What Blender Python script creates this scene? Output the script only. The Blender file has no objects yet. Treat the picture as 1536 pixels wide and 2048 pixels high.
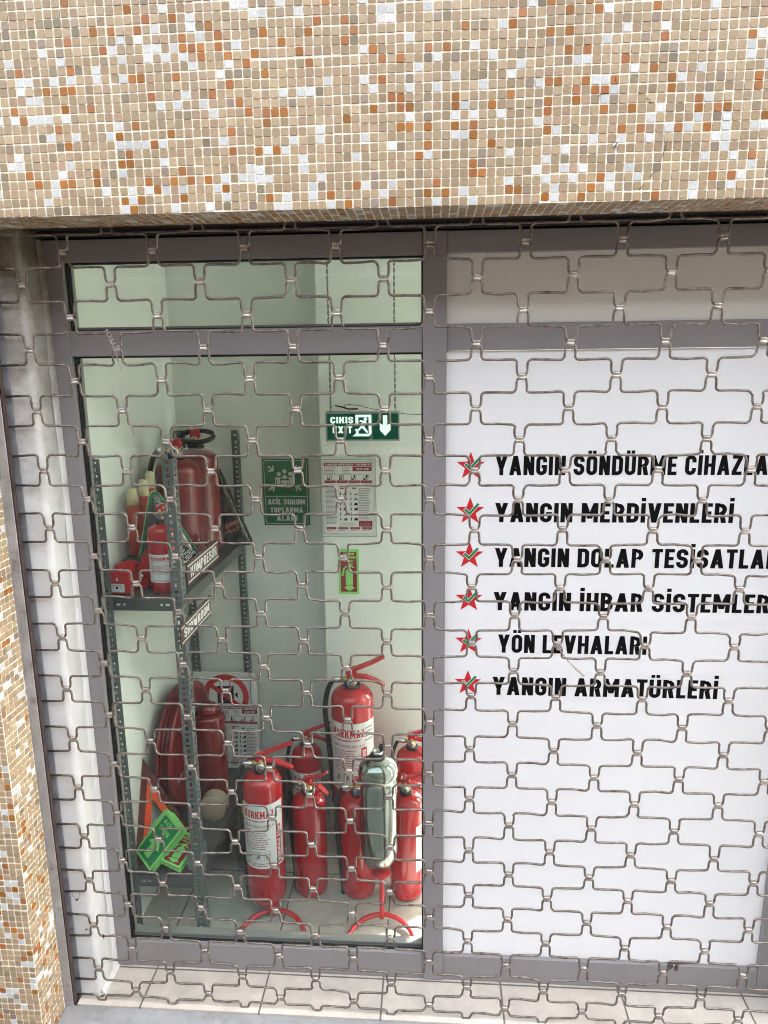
import bpy, math, random
from math import sin, cos, pi, radians, atan2, sqrt
from mathutils import Vector, Matrix
random.seed(7)
SC = bpy.context.scene
COL = SC.collection

# ------------------------------------------------------------------ camera
cam_d = bpy.data.cameras.new('camera')
cam = bpy.data.objects.new('camera', cam_d)
COL.objects.link(cam)
cam_d.sensor_fit = 'HORIZONTAL'
cam_d.sensor_width = 36.0
cam_d.lens = 1420.0 / 1536.0 * 36.0
cam_d.clip_start = 0.05
cam_d.clip_end = 500.0
CAM = Vector((0.00674, -1.74370, 1.88429))
CR = Vector((0.99769092, 0.06691583, -0.01162359))
CU = Vector((-0.00240562, 0.2058509, 0.97858041))
CF = Vector((-0.06787524, 0.97629282, -0.20553655))
cam.matrix_world = Matrix(((CR.x, CU.x, -CF.x, CAM.x), (CR.y, CU.y, -CF.y, CAM.y), (CR.z, CU.z, -CF.z, CAM.z), (0, 0, 0, 1)))
SC.camera = cam

# ------------------------------------------------------------------ sky, sun, exposure
SUN_AZ = radians(56.4)      # from +Y (behind the shop) towards +X
SUN_EL = radians(35.0)
W = bpy.data.worlds.new('World')
SC.world = W
W.use_nodes = True
wn = W.node_tree
for n in list(wn.nodes):
    wn.nodes.remove(n)
sky = wn.nodes.new('ShaderNodeTexSky')
sky.sky_type = 'NISHITA'
sky.sun_disc = False
sky.sun_elevation = SUN_EL
sky.sun_rotation = SUN_AZ
sky.air_density = 1.0
sky.dust_density = 8.0
sky.ozone_density = 1.0
bg = wn.nodes.new('ShaderNodeBackground')
bg.inputs['Strength'].default_value = 0.15
wo = wn.nodes.new('ShaderNodeOutputWorld')
hs = wn.nodes.new('ShaderNodeHueSaturation')     # thin high cloud: a paler sky
hs.inputs['Saturation'].default_value = 0.36
wn.links.new(sky.outputs['Color'], hs.inputs['Color'])
wn.links.new(hs.outputs['Color'], bg.inputs['Color'])
wn.links.new(bg.outputs['Background'], wo.inputs['Surface'])

sun_d = bpy.data.lights.new('sun', 'SUN')
sun_d.energy = 3.0
sun_d.angle = radians(0.5)
sun_d.color = (1.0, 0.975, 0.93)
sun = bpy.data.objects.new('sun', sun_d)
COL.objects.link(sun)
sdir = Vector((sin(SUN_AZ) * cos(SUN_EL), cos(SUN_AZ) * cos(SUN_EL), sin(SUN_EL)))
sun.location = sdir * 20
sun.rotation_euler = sdir.to_track_quat('Z', 'Y').to_euler()

SC.view_settings.view_transform = 'Standard'
SC.view_settings.look = 'None'
EXPO = 3.8
SC.view_settings.exposure = EXPO
SC.view_settings.gamma = 1.0
SC.cycles.use_denoising = True
SC.cycles.max_bounces = 10
SC.cycles.diffuse_bounces = 6
SC.cycles.glossy_bounces = 5
SC.cycles.transmission_bounces = 6
SC.cycles.transparent_max_bounces = 20
SC.cycles.caustics_reflective = False
SC.cycles.caustics_refractive = False
SC.cycles.sample_clamp_indirect = 6.0
SC.cycles.filter_width = 1.0

# ------------------------------------------------------------------ materials
def newmat(name):
    m = bpy.data.materials.new(name)
    m.use_nodes = True
    return m, m.node_tree, m.node_tree.nodes['Principled BSDF']

def mat(name, col, rough=0.5, metal=0.0, var=0.0, vscale=20.0, bump=0.0, bscale=60.0, coat=0.0, col2=None, c2lo=0.55, c2hi=0.75, c2scale=12.0, rvar=0.0, emit=0.0, spec=0.5, stretch=None):
    """principled material with noise-driven colour wear and bump"""
    m, nt, b = newmat(name)
    L = nt.links
    b.inputs['Roughness'].default_value = rough
    b.inputs['Metallic'].default_value = metal
    b.inputs['Specular IOR Level'].default_value = spec
    if coat:
        b.inputs['Coat Weight'].default_value = coat
        b.inputs['Coat Roughness'].default_value = 0.06
    b.inputs['Base Color'].default_value = (*col, 1)
    tc = nt.nodes.new('ShaderNodeTexCoord')
    src = tc.outputs['Object']
    if stretch:
        mp = nt.nodes.new('ShaderNodeMapping')
        mp.inputs['Scale'].default_value = stretch
        L.new(src, mp.inputs['Vector'])
        src = mp.outputs['Vector']
    out = None
    if var > 0:
        nz = nt.nodes.new('ShaderNodeTexNoise')
        nz.inputs['Scale'].default_value = vscale
        nz.inputs['Detail'].default_value = 5
        L.new(src, nz.inputs['Vector'])
        mr = nt.nodes.new('ShaderNodeMapRange')
        mr.inputs['From Min'].default_value = 0.3
        mr.inputs['From Max'].default_value = 0.7
        mr.inputs['To Min'].default_value = 1 - var
        mr.inputs['To Max'].default_value = 1 + var
        L.new(nz.outputs['Fac'], mr.inputs['Value'])
        mx = nt.nodes.new('ShaderNodeMix')
        mx.data_type = 'RGBA'
        mx.blend_type = 'MULTIPLY'
        mx.inputs['Factor'].default_value = 1
        mx.inputs['A'].default_value = (*col, 1)
        L.new(mr.outputs['Result'], mx.inputs['B'])
        out = mx.outputs['Result']
    if col2 is not None:
        nz2 = nt.nodes.new('ShaderNodeTexNoise')
        nz2.inputs['Scale'].default_value = c2scale
        nz2.inputs['Detail'].default_value = 8
        nz2.inputs['Roughness'].default_value = 0.65
        L.new(src, nz2.inputs['Vector'])
        mr2 = nt.nodes.new('ShaderNodeMapRange')
        mr2.inputs['From Min'].default_value = c2lo
        mr2.inputs['From Max'].default_value = c2hi
        L.new(nz2.outputs['Fac'], mr2.inputs['Value'])
        mx2 = nt.nodes.new('ShaderNodeMix')
        mx2.data_type = 'RGBA'
        L.new(mr2.outputs['Result'], mx2.inputs['Factor'])
        if out is not None:
            L.new(out, mx2.inputs['A'])
        else:
            mx2.inputs['A'].default_value = (*col, 1)
        mx2.inputs['B'].default_value = (*col2, 1)
        out = mx2.outputs['Result']
    if out is not None:
        L.new(out, b.inputs['Base Color'])
    if rvar > 0:
        nz4 = nt.nodes.new('ShaderNodeTexNoise')
        nz4.inputs['Scale'].default_value = vscale * 0.7
        nz4.inputs['Detail'].default_value = 4
        L.new(src, nz4.inputs['Vector'])
        mr4 = nt.nodes.new('ShaderNodeMapRange')
        mr4.inputs['From Min'].default_value = 0.3
        mr4.inputs['From Max'].default_value = 0.7
        mr4.inputs['To Min'].default_value = max(0.02, rough - rvar)
        mr4.inputs['To Max'].default_value = min(1, rough + rvar)
        L.new(nz4.outputs['Fac'], mr4.inputs['Value'])
        L.new(mr4.outputs['Result'], b.inputs['Roughness'])
    if bump > 0:
        nz3 = nt.nodes.new('ShaderNodeTexNoise')
        nz3.inputs['Scale'].default_value = bscale
        nz3.inputs['Detail'].default_value = 6
        L.new(src, nz3.inputs['Vector'])
        bp = nt.nodes.new('ShaderNodeBump')
        bp.inputs['Strength'].default_value = bump
        bp.inputs['Distance'].default_value = 0.004
        L.new(nz3.outputs['Fac'], bp.inputs['Height'])
        L.new(bp.outputs['Normal'], b.inputs['Normal'])
    if emit > 0:
        b.inputs['Emission Color'].default_value = (*col, 1)
        b.inputs['Emission Strength'].default_value = emit
    return m

def tile_mat(name):
    m, nt, b = newmat(name)
    L = nt.links
    at = nt.nodes.new('ShaderNodeAttribute')
    at.attribute_name = 'Col'
    tc = nt.nodes.new('ShaderNodeTexCoord')
    nz = nt.nodes.new('ShaderNodeTexNoise')
    nz.inputs['Scale'].default_value = 260
    nz.inputs['Detail'].default_value = 4
    L.new(tc.outputs['Object'], nz.inputs['Vector'])
    mr = nt.nodes.new('ShaderNodeMapRange')
    mr.inputs['From Min'].default_value = 0.3
    mr.inputs['From Max'].default_value = 0.7
    mr.inputs['To Min'].default_value = 0.86
    mr.inputs['To Max'].default_value = 1.12
    L.new(nz.outputs['Fac'], mr.inputs['Value'])
    nb = nt.nodes.new('ShaderNodeTexNoise')
    nb.inputs['Scale'].default_value = 3.5
    nb.inputs['Detail'].default_value = 6
    L.new(tc.outputs['Object'], nb.inputs['Vector'])
    mb_ = nt.nodes.new('ShaderNodeMapRange')
    mb_.inputs['From Min'].default_value = 0.3
    mb_.inputs['From Max'].default_value = 0.7
    mb_.inputs['To Min'].default_value = 0.9
    mb_.inputs['To Max'].default_value = 1.06
    L.new(nb.outputs['Fac'], mb_.inputs['Value'])
    mm = nt.nodes.new('ShaderNodeMath')
    mm.operation = 'MULTIPLY'
    L.new(mr.outputs['Result'], mm.inputs[0])
    L.new(mb_.outputs['Result'], mm.inputs[1])
    mx = nt.nodes.new('ShaderNodeMix')
    mx.data_type = 'RGBA'
    mx.blend_type = 'MULTIPLY'
    mx.inputs['Factor'].default_value = 1
    L.new(at.outputs['Color'], mx.inputs['A'])
    L.new(mm.outputs['Value'], mx.inputs['B'])
    L.new(mx.outputs['Result'], b.inputs['Base Color'])
    b.inputs['Roughness'].default_value = 0.38
    bp = nt.nodes.new('ShaderNodeBump')
    bp.inputs['Strength'].default_value = 0.25
    bp.inputs['Distance'].default_value = 0.0015
    L.new(nz.outputs['Fac'], bp.inputs['Height'])
    L.new(bp.outputs['Normal'], b.inputs['Normal'])
    return m

def floor_mat(name, c1, c2, mortar, pitch, ox, oy, rough, msize=0.003):
    m, nt, b = newmat(name)
    L = nt.links
    tc = nt.nodes.new('ShaderNodeTexCoord')
    mp = nt.nodes.new('ShaderNodeMapping')
    mp.inputs['Location'].default_value = (-ox, -oy, 0)
    L.new(tc.outputs['Object'], mp.inputs['Vector'])
    br = nt.nodes.new('ShaderNodeTexBrick')
    br.offset = 0.0
    br.squash = 1.0
    br.inputs['Scale'].default_value = 1.0
    br.inputs['Brick Width'].default_value = pitch
    br.inputs['Row Height'].default_value = pitch
    br.inputs['Mortar Size'].default_value = msize
    br.inputs['Mortar Smooth'].default_value = 0.2
    br.inputs['Color1'].default_value = (*c1, 1)
    br.inputs['Color2'].default_value = (*c2, 1)
    br.inputs['Mortar'].default_value = (*mortar, 1)
    L.new(mp.outputs['Vector'], br.inputs['Vector'])
    nz = nt.nodes.new('ShaderNodeTexNoise')
    nz.inputs['Scale'].default_value = 9
    nz.inputs['Detail'].default_value = 8
    nz.inputs['Roughness'].default_value = 0.7
    L.new(tc.outputs['Object'], nz.inputs['Vector'])
    mr = nt.nodes.new('ShaderNodeMapRange')
    mr.inputs['From Min'].default_value = 0.3
    mr.inputs['From Max'].default_value = 0.7
    mr.inputs['To Min'].default_value = 0.76
    mr.inputs['To Max'].default_value = 1.13
    L.new(nz.outputs['Fac'], mr.inputs['Value'])
    mx = nt.nodes.new('ShaderNodeMix')
    mx.data_type = 'RGBA'
    mx.blend_type = 'MULTIPLY'
    mx.inputs['Factor'].default_value = 1
    L.new(br.outputs['Color'], mx.inputs['A'])
    L.new(mr.outputs['Result'], mx.inputs['B'])
    L.new(mx.outputs['Result'], b.inputs['Base Color'])
    b.inputs['Roughness'].default_value = rough
    bp = nt.nodes.new('ShaderNodeBump')
    bp.inputs['Strength'].default_value = 0.6
    bp.inputs['Distance'].default_value = 0.002
    bp.invert = True
    L.new(br.outputs['Fac'], bp.inputs['Height'])
    L.new(bp.outputs['Normal'], b.inputs['Normal'])
    return m

def glass_mat(name, tint):
    m, nt, b = newmat(name)
    L = nt.links
    nt.nodes.remove(b)
    out = nt.nodes['Material Output']
    tr = nt.nodes.new('ShaderNodeBsdfTransparent')
    tr.inputs['Color'].default_value = (*tint, 1)
    gl = nt.nodes.new('ShaderNodeBsdfGlossy')
    gl.inputs['Roughness'].default_value = 0.0
    fr = nt.nodes.new('ShaderNodeFresnel')
    ge = nt.nodes.new('ShaderNodeNewGeometry')
    io = nt.nodes.new('ShaderNodeMapRange')      # the node inverts its index on back faces; keep 1.5 both ways
    io.inputs['To Min'].default_value = 1.42
    io.inputs['To Max'].default_value = 1 / 1.42
    L.new(ge.outputs['Backfacing'], io.inputs['Value'])
    L.new(io.outputs['Result'], fr.inputs['IOR'])
    # thin film of dust that catches a little light
    df = nt.nodes.new('ShaderNodeBsdfDiffuse')
    df.inputs['Color'].default_value = (0.75, 0.76, 0.74, 1)
    tc = nt.nodes.new('ShaderNodeTexCoord')
    nz = nt.nodes.new('ShaderNodeTexNoise')
    nz.inputs['Scale'].default_value = 5
    nz.inputs['Detail'].default_value = 8
    L.new(tc.outputs['Object'], nz.inputs['Vector'])
    mr = nt.nodes.new('ShaderNodeMapRange')
    mr.inputs['From Min'].default_value = 0.35
    mr.inputs['From Max'].default_value = 0.8
    mr.inputs['To Min'].default_value = 0.0
    mr.inputs['To Max'].default_value = 0.010
    L.new(nz.outputs['Fac'], mr.inputs['Value'])
    m1 = nt.nodes.new('ShaderNodeMixShader')
    m2 = nt.nodes.new('ShaderNodeMixShader')
    L.new(mr.outputs['Result'], m1.inputs['Fac'])
    L.new(tr.outputs['BSDF'], m1.inputs[1])
    L.new(df.outputs['BSDF'], m1.inputs[2])
    L.new(fr.outputs['Fac'], m2.inputs['Fac'])
    L.new(m1.outputs['Shader'], m2.inputs[1])
    L.new(gl.outputs['BSDF'], m2.inputs[2])
    L.new(m2.outputs['Shader'], out.inputs['Surface'])
    return m

def film_mat(name, col, trans):
    m, nt, b = newmat(name)
    L = nt.links
    b.inputs['Base Color'].default_value = (*col, 1)
    b.inputs['Roughness'].default_value = 0.35
    out = nt.nodes['Material Output']
    tl = nt.nodes.new('ShaderNodeBsdfTranslucent')
    tl.inputs['Color'].default_value = (*col, 1)
    mx = nt.nodes.new('ShaderNodeMixShader')
    mx.inputs['Fac'].default_value = trans
    L.new(b.outputs['BSDF'], mx.inputs[1])
    L.new(tl.outputs['BSDF'], mx.inputs[2])
    L.new(mx.outputs['Shader'], out.inputs['Surface'])
    return m

M = {}
M['tile'] = tile_mat('mosaic_ceramic')
M['grout'] = mat('cream_grout', (0.84, 0.77, 0.63), 0.9, var=0.15, vscale=30, bump=0.4, bscale=200)
M['lintel'] = mat('dark_brown_lintel', (0.035, 0.025, 0.022), 0.6, var=0.3, vscale=8)
M['alu'] = mat('grey_mauve_aluminium', (0.245, 0.228, 0.228), 0.42, var=0.06, vscale=4, bump=0.05, bscale=400)
M['gasket'] = mat('black_rubber_gasket', (0.008, 0.008, 0.008), 0.6)
M['plaster'] = mat('white_painted_plaster', (0.78, 0.77, 0.74), 0.55, var=0.05, vscale=9, bump=0.45, bscale=26, col2=(0.60, 0.56, 0.50), c2lo=0.6, c2hi=0.85, c2scale=7)
def stain_shade_plaster():
    m = mat('stained_shaded_plaster', (0.66, 0.65, 0.63), 0.55, var=0.05, vscale=9, bump=0.45, bscale=26, col2=(0.50, 0.46, 0.40), c2lo=0.6, c2hi=0.85, c2scale=7)
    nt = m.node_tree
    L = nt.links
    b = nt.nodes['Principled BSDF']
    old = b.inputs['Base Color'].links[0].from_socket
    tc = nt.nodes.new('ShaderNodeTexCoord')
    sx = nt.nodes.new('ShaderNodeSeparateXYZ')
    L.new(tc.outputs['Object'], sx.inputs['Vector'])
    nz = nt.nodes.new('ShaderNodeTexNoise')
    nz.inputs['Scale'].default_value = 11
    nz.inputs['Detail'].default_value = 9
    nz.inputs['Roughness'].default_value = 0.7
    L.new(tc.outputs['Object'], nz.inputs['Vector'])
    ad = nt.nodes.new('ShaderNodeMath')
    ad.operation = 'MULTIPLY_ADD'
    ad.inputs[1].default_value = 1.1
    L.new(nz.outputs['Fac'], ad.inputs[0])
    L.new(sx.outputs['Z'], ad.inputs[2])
    mr = nt.nodes.new('ShaderNodeMapRange')  # darkens upward: stain plus soffit shade painted into the colour
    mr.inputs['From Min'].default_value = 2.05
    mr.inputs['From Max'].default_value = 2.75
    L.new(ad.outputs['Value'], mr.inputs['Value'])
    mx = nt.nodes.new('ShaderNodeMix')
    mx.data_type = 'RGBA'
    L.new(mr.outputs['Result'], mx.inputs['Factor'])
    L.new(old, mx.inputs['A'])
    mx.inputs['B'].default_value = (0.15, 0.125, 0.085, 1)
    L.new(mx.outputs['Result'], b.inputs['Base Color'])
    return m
M['plaster'] = stain_shade_plaster()
M['guide'] = mat('galvanised_guide', (0.40, 0.40, 0.42), 0.45, metal=0.55, var=0.15, vscale=25, col2=(0.20, 0.15, 0.12), c2lo=0.55, c2hi=0.75, c2scale=26)
M['slot'] = mat('dark_slot_rust', (0.045, 0.025, 0.02), 0.8, var=0.4, vscale=30)
M['wire'] = mat('weathered_steel_wire', (0.205, 0.178, 0.153), 0.33, metal=0.8, var=0.4, vscale=60, col2=(0.10, 0.050, 0.028), c2lo=0.54, c2hi=0.68, c2scale=38, bump=0.25, bscale=180)
M['clip'] = mat('bright_steel_clip', (0.42, 0.375, 0.33), 0.30, metal=0.8, var=0.35, vscale=70, col2=(0.25, 0.15, 0.09), c2lo=0.6, c2hi=0.8, c2scale=40, bump=0.3, bscale=150)
M['glass'] = glass_mat('greenish_glass', (0.915, 0.955, 0.925))
M['film'] = film_mat('white_vinyl_film', (0.86, 0.86, 0.865), 0.19)
M['film2'] = film_mat('beige_white_film', (0.76, 0.75, 0.70), 0.06)
M['black_ink'] = mat('black_vinyl', (0.0025, 0.0025, 0.0025), 0.6, spec=0.12)
M['red_ink'] = mat('red_vinyl', (0.55, 0.012, 0.02), 0.4)
M['green_ink'] = mat('green_vinyl', (0.0, 0.22, 0.065), 0.4)
M['white_ink'] = mat('white_vinyl', (0.82, 0.82, 0.82), 0.4)
M['sill'] = floor_mat('beige_sill_tile', (0.55, 0.49, 0.42), (0.60, 0.545, 0.47), (0.16, 0.14, 0.12), 0.362, -0.866 - 0.362 * 2, -0.24, 0.4)
M['ifloor'] = floor_mat('grey_floor_tile', (0.42, 0.40, 0.36), (0.45, 0.43, 0.39), (0.11, 0.11, 0.10), 0.362, -0.866 - 0.362 * 2, 0.215 - 0.362, 0.25, 0.0025)
M['concrete'] = mat('pale_concrete', (0.25, 0.248, 0.245), 0.85, var=0.14, vscale=14, bump=0.4, bscale=60, col2=(0.17, 0.16, 0.145), c2lo=0.5, c2hi=0.75, c2scale=18)
M['pave'] = mat('grey_pavement', (0.11, 0.10, 0.095), 0.9, var=0.2, vscale=3, bump=0.3, bscale=40)
M['oppwall'] = mat('cream_render', (0.20, 0.175, 0.14), 0.9, var=0.1, vscale=0.6)
M['oppglass'] = mat('dark_window_glass', (0.03, 0.035, 0.04), 0.1)
M['iwall'] = mat('pale_green_wall_paint', (0.745, 0.785, 0.755), 0.6, var=0.03, vscale=3, bump=0.06, bscale=60)
M['ceil'] = mat('white_ceiling_paint', (0.80, 0.80, 0.78), 0.8, var=0.02, vscale=3)
M['rack'] = mat('grey_slotted_steel', (0.13, 0.145, 0.15), 0.45, metal=0.25, var=0.1, vscale=20)
M['shelf'] = mat('dark_grey_shelf', (0.085, 0.09, 0.09), 0.45, metal=0.25, var=0.15, vscale=14)
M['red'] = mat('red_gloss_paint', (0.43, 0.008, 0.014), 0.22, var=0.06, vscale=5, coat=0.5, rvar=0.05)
M['red2'] = mat('shaded_red_enamel', (0.165, 0.004, 0.006), 0.3, var=0.08, vscale=6, coat=0.3)  # red darkened in its colour for things standing in shade
M['redp'] = mat('red_plastic', (0.50, 0.016, 0.022), 0.35, var=0.05, vscale=10)
M['blackr'] = mat('black_rubber_hose', (0.012, 0.012, 0.013), 0.5, var=0.2, vscale=40)
M['brass'] = mat('dull_brass', (0.48, 0.36, 0.15), 0.35, metal=0.9, var=0.2, vscale=60)
M['steel'] = mat('bright_steel', (0.65, 0.65, 0.66), 0.25, metal=1.0, var=0.1, vscale=40)
M['chrome'] = mat('wrinkled_stainless', (0.33, 0.365, 0.345), 0.14, metal=1.0, var=0.08, vscale=14, bump=0.08, bscale=40, rvar=0.06)
M['blue'] = mat('blue_plastic_seal', (0.01, 0.02, 0.22), 0.4)
M['lab'] = mat('white_label', (0.72, 0.72, 0.74), 0.4, var=0.03, vscale=20)
M['grey_ink'] = mat('grey_print', (0.23, 0.20, 0.21), 0.5)
M['pink_ink'] = mat('faded_red_print', (0.40, 0.11, 0.13), 0.5)
M['dkred_ink'] = mat('dark_red_print', (0.24, 0.006, 0.018), 0.45)
M['paper'] = mat('white_paper', (0.72, 0.72, 0.73), 0.55, var=0.02, vscale=8)
M['sgreen'] = mat('dark_green_sign', (0.0, 0.145, 0.053), 0.45, var=0.06, vscale=12)
M['sborder'] = mat('sign_pale_print', (0.60, 0.64, 0.62), 0.5)
M['glow'] = mat('photoluminescent_green', (0.25, 0.66, 0.18), 0.45, var=0.05, vscale=15)
M['brownplate'] = mat('brown_nameplate', (0.075, 0.022, 0.018), 0.4)
M['exit_green'] = mat('exit_green_acrylic', (0.0, 0.075, 0.045), 0.25, emit=0.25 / 2 ** EXPO)
M['exit_white'] = mat('lit_white_acrylic', (0.80, 1.0, 0.93), 0.3, emit=0.8 / 2 ** EXPO)
M['exit_case'] = mat('exit_case_grey', (0.35, 0.38, 0.36), 0.4)
M['chain'] = mat('dark_chain', (0.06, 0.055, 0.05), 0.4, metal=0.7)
M['cream'] = mat('cream_plastic_tip', (0.55, 0.50, 0.30), 0.45, var=0.08, vscale=20)
M['orangered'] = mat('orange_red_tube', (0.36, 0.035, 0.012), 0.35, var=0.1, vscale=12)
M['piping'] = mat('green_piping', (0.01, 0.16, 0.075), 0.4)
M['piping2'] = mat('cream_piping', (0.50, 0.47, 0.28), 0.5)
M['pouch'] = mat('dark_clear_vinyl', (0.05, 0.05, 0.045), 0.12, var=0.6, vscale=18, coat=0.6, bump=0.5, bscale=14, col2=(0.25, 0.24, 0.22), c2lo=0.6, c2hi=0.72, c2scale=16)
M['pouch2'] = mat('black_orange_pouch', (0.02, 0.022, 0.02), 0.25, var=0.4, vscale=20, coat=0.4, bump=0.5, bscale=16, col2=(0.20, 0.035, 0.012), c2lo=0.55, c2hi=0.62, c2scale=11)
M['orange_refl'] = mat('fluorescent_orange', (0.85, 0.075, 0.012), 0.3, bump=0.2, bscale=300)
M['dkred_refl'] = mat('dark_red_reflector', (0.10, 0.012, 0.010), 0.2, bump=0.5, bscale=260, coat=0.5)
M['card'] = mat('beige_cardboard', (0.44, 0.36, 0.27), 0.8, var=0.08, vscale=12)
M['mustard'] = mat('mustard_plastic', (0.30, 0.17, 0.02), 0.5)
M['crate'] = mat('dark_grey_plastic', (0.035, 0.035, 0.035), 0.5, var=0.2, vscale=9)
M['string'] = mat('frayed_grey_string', (0.28, 0.25, 0.22), 0.9, var=0.25, vscale=50)
M['dirt'] = mat('dry_leaf', (0.05, 0.035, 0.025), 0.9, var=0.4, vscale=40)
M['orange_ink'] = mat('orange_print', (0.45, 0.12, 0.05), 0.5)
M['dblue_ink'] = mat('navy_print', (0.03, 0.035, 0.10), 0.5)

# ------------------------------------------------------------------ mesh helpers
class MB:
    """collects geometry with material indices and builds ONE mesh object"""
    def __init__(self):
        self.v = []; self.f = []; self.mi = []; self.sm = []; self.col = None
    def add(self, vs, fs, mi=0, smooth=False):
        o = len(self.v)
        self.v += [tuple(p) for p in vs]
        for f in fs:
            self.f.append(tuple(i + o for i in f)); self.mi.append(mi); self.sm.append(smooth)
        return self
    def box(self, x0, y0, z0, x1, y1, z1, mi=0, bev=0.0):
        if bev <= 0:
            vs = [(x0, y0, z0), (x1, y0, z0), (x1, y1, z0), (x0, y1, z0), (x0, y0, z1), (x1, y0, z1), (x1, y1, z1), (x0, y1, z1)]
            fs = [(3, 2, 1, 0), (4, 5, 6, 7), (0, 1, 5, 4), (1, 2, 6, 5), (2, 3, 7, 6), (3, 0, 4, 7)]
            return self.add(vs, fs, mi)
        b = bev
        cx, cy, cz = (x0 + x1) / 2, (y0 + y1) / 2, (z0 + z1) / 2
        hx, hy, hz = (x1 - x0) / 2, (y1 - y0) / 2, (z1 - z0) / 2
        vs = []; idx = {}
        for sx in (-1, 1):
            for sy in (-1, 1):
                for sz in (-1, 1):
                    for a in range(3):
                        p = [cx + sx * hx, cy + sy * hy, cz + sz * hz]
                        for k, s in enumerate((sx, sy, sz)):
                            if k != a:
                                p[k] -= s * b
                        idx[(sx, sy, sz, a)] = len(vs); vs.append(tuple(p))
        fs = []
        for a in range(3):
            o1, o2 = [(1, 2), (0, 2), (0, 1)][a]
            for s in (-1, 1):
                q = []
                for (s1, s2) in ((-1, -1), (1, -1), (1, 1), (-1, 1)):
                    t = [0, 0, 0]; t[a] = s; t[o1] = s1; t[o2] = s2
                    q.append(idx[(*t, a)])
                fs.append(tuple(q))
        for a in range(3):
            o1, o2 = [(1, 2), (0, 2), (0, 1)][a]
            for s1 in (-1, 1):
                for s2 in (-1, 1):
                    t0 = [0, 0, 0]; t1 = [0, 0, 0]
                    t0[a] = -1; t1[a] = 1
                    for t in (t0, t1):
                        t[o1] = s1; t[o2] = s2
                    fs.append((idx[(*t0, o1)], idx[(*t1, o1)], idx[(*t1, o2)], idx[(*t0, o2)]))
        for sx in (-1, 1):
            for sy in (-1, 1):
                for sz in (-1, 1):
                    fs.append(tuple(idx[(sx, sy, sz, a)] for a in range(3)))
        return self.add(vs, fs, mi)
    def lathe(self, prof, n=32, c=(0, 0, 0), mi=0, smooth=True, axis='z', cap=True):
        vs = []; fs = []
        for r, h in prof:
            for i in range(n):
                a = 2 * pi * i / n
                p = (r * cos(a), r * sin(a), h)
                if axis == 'x': p = (h, r * cos(a), r * sin(a))
                if axis == 'y': p = (r * cos(a), h, r * sin(a))
                vs.append((p[0] + c[0], p[1] + c[1], p[2] + c[2]))
        for k in range(len(prof) - 1):
            for i in range(n):
                j = (i + 1) % n
                fs.append((k * n + i, k * n + j, (k + 1) * n + j, (k + 1) * n + i))
        self.add(vs, fs, mi, smooth)
        if cap:
            o = len(self.v) - len(vs)
            for k in (0, len(prof) - 1):
                if prof[k][0] > 1e-5:
                    f = [o + k * n + i for i in range(n)]
                    self.f.append(tuple(f if k else f[::-1])); self.mi.append(mi); self.sm.append(False)
        return self
    def tube(self, pts, r, n=8, mi=0, cap=True, closed=False):
        P = [Vector(p) for p in pts]
        N = len(P)
        rr = r if isinstance(r, (list, tuple)) else [r] * N
        T = []
        for i in range(N):
            if closed:
                t = P[(i + 1) % N] - P[i - 1]
            else:
                t = P[min(i + 1, N - 1)] - P[max(i - 1, 0)]
            T.append(t.normalized() if t.length > 1e-9 else Vector((0, 0, 1)))
        up = Vector((0, 1, 0))
        if abs(T[0].dot(up)) > 0.9: up = Vector((1, 0, 0))
        u = (up - T[0] * up.dot(T[0])).normalized()
        vs = []
        for i in range(N):
            u = u - T[i] * u.dot(T[i])
            if u.length < 1e-6: u = T[i].orthogonal()
            u.normalize()
            w = T[i].cross(u)
            for k in range(n):
                a = 2 * pi * k / n
                vs.append(P[i] + (u * cos(a) + w * sin(a)) * rr[i])
        fs = []
        for i in range(N if closed else N - 1):
            i2 = (i + 1) % N
            for k in range(n):
                k2 = (k + 1) % n
                fs.append((i * n + k, i * n + k2, i2 * n + k2, i2 * n + k))
        self.add(vs, fs, mi, True)
        if cap and not closed:
            o = len(self.v) - len(vs)
            self.f.append(tuple(o + k for k in range(n))[::-1]); self.mi.append(mi); self.sm.append(False)
            self.f.append(tuple(o + (N - 1) * n + k for k in range(n))); self.mi.append(mi); self.sm.append(False)
        return self
    def prism(self, poly, d0, d1, fn, mi=0):
        """poly of 2D points extruded between d0 and d1; fn(u,v,d)->xyz"""
        n = len(poly)
        vs = [fn(u, v, d0) for u, v in poly] + [fn(u, v, d1) for u, v in poly]
        fs = [tuple(range(n))[::-1], tuple(range(n, 2 * n))]
        for i in range(n):
            j = (i + 1) % n
            fs.append((i, j, n + j, n + i))
        return self.add(vs, fs, mi)
    def build(self, name, mats, parent=None, world=True):
        me = bpy.data.meshes.new(name)
        vs = self.v
        if parent is not None and world:
            base = Vector(parent.get('_base', (0, 0, 0)))
            vs = [(p[0] - base.x, p[1] - base.y, p[2] - base.z) for p in vs]
        me.from_pydata(vs, [], self.f)
        if not isinstance(mats, (list, tuple)): mats = [mats]
        for m in mats: me.materials.append(m)
        me.polygons.foreach_set('material_index', self.mi)
        me.polygons.foreach_set('use_smooth', self.sm)
        if self.col is not None:
            ca = me.color_attributes.new('Col', 'FLOAT_COLOR', 'CORNER')
            flat = []
            for f, c in zip(self.f, self.col):
                flat += list(c) * len(f)
            ca.data.foreach_set('color', flat)
        me.validate()
        me.update()
        o = bpy.data.objects.new(name, me)
        COL.objects.link(o)
        if parent is not None:
            o.parent = parent
        return o

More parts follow.
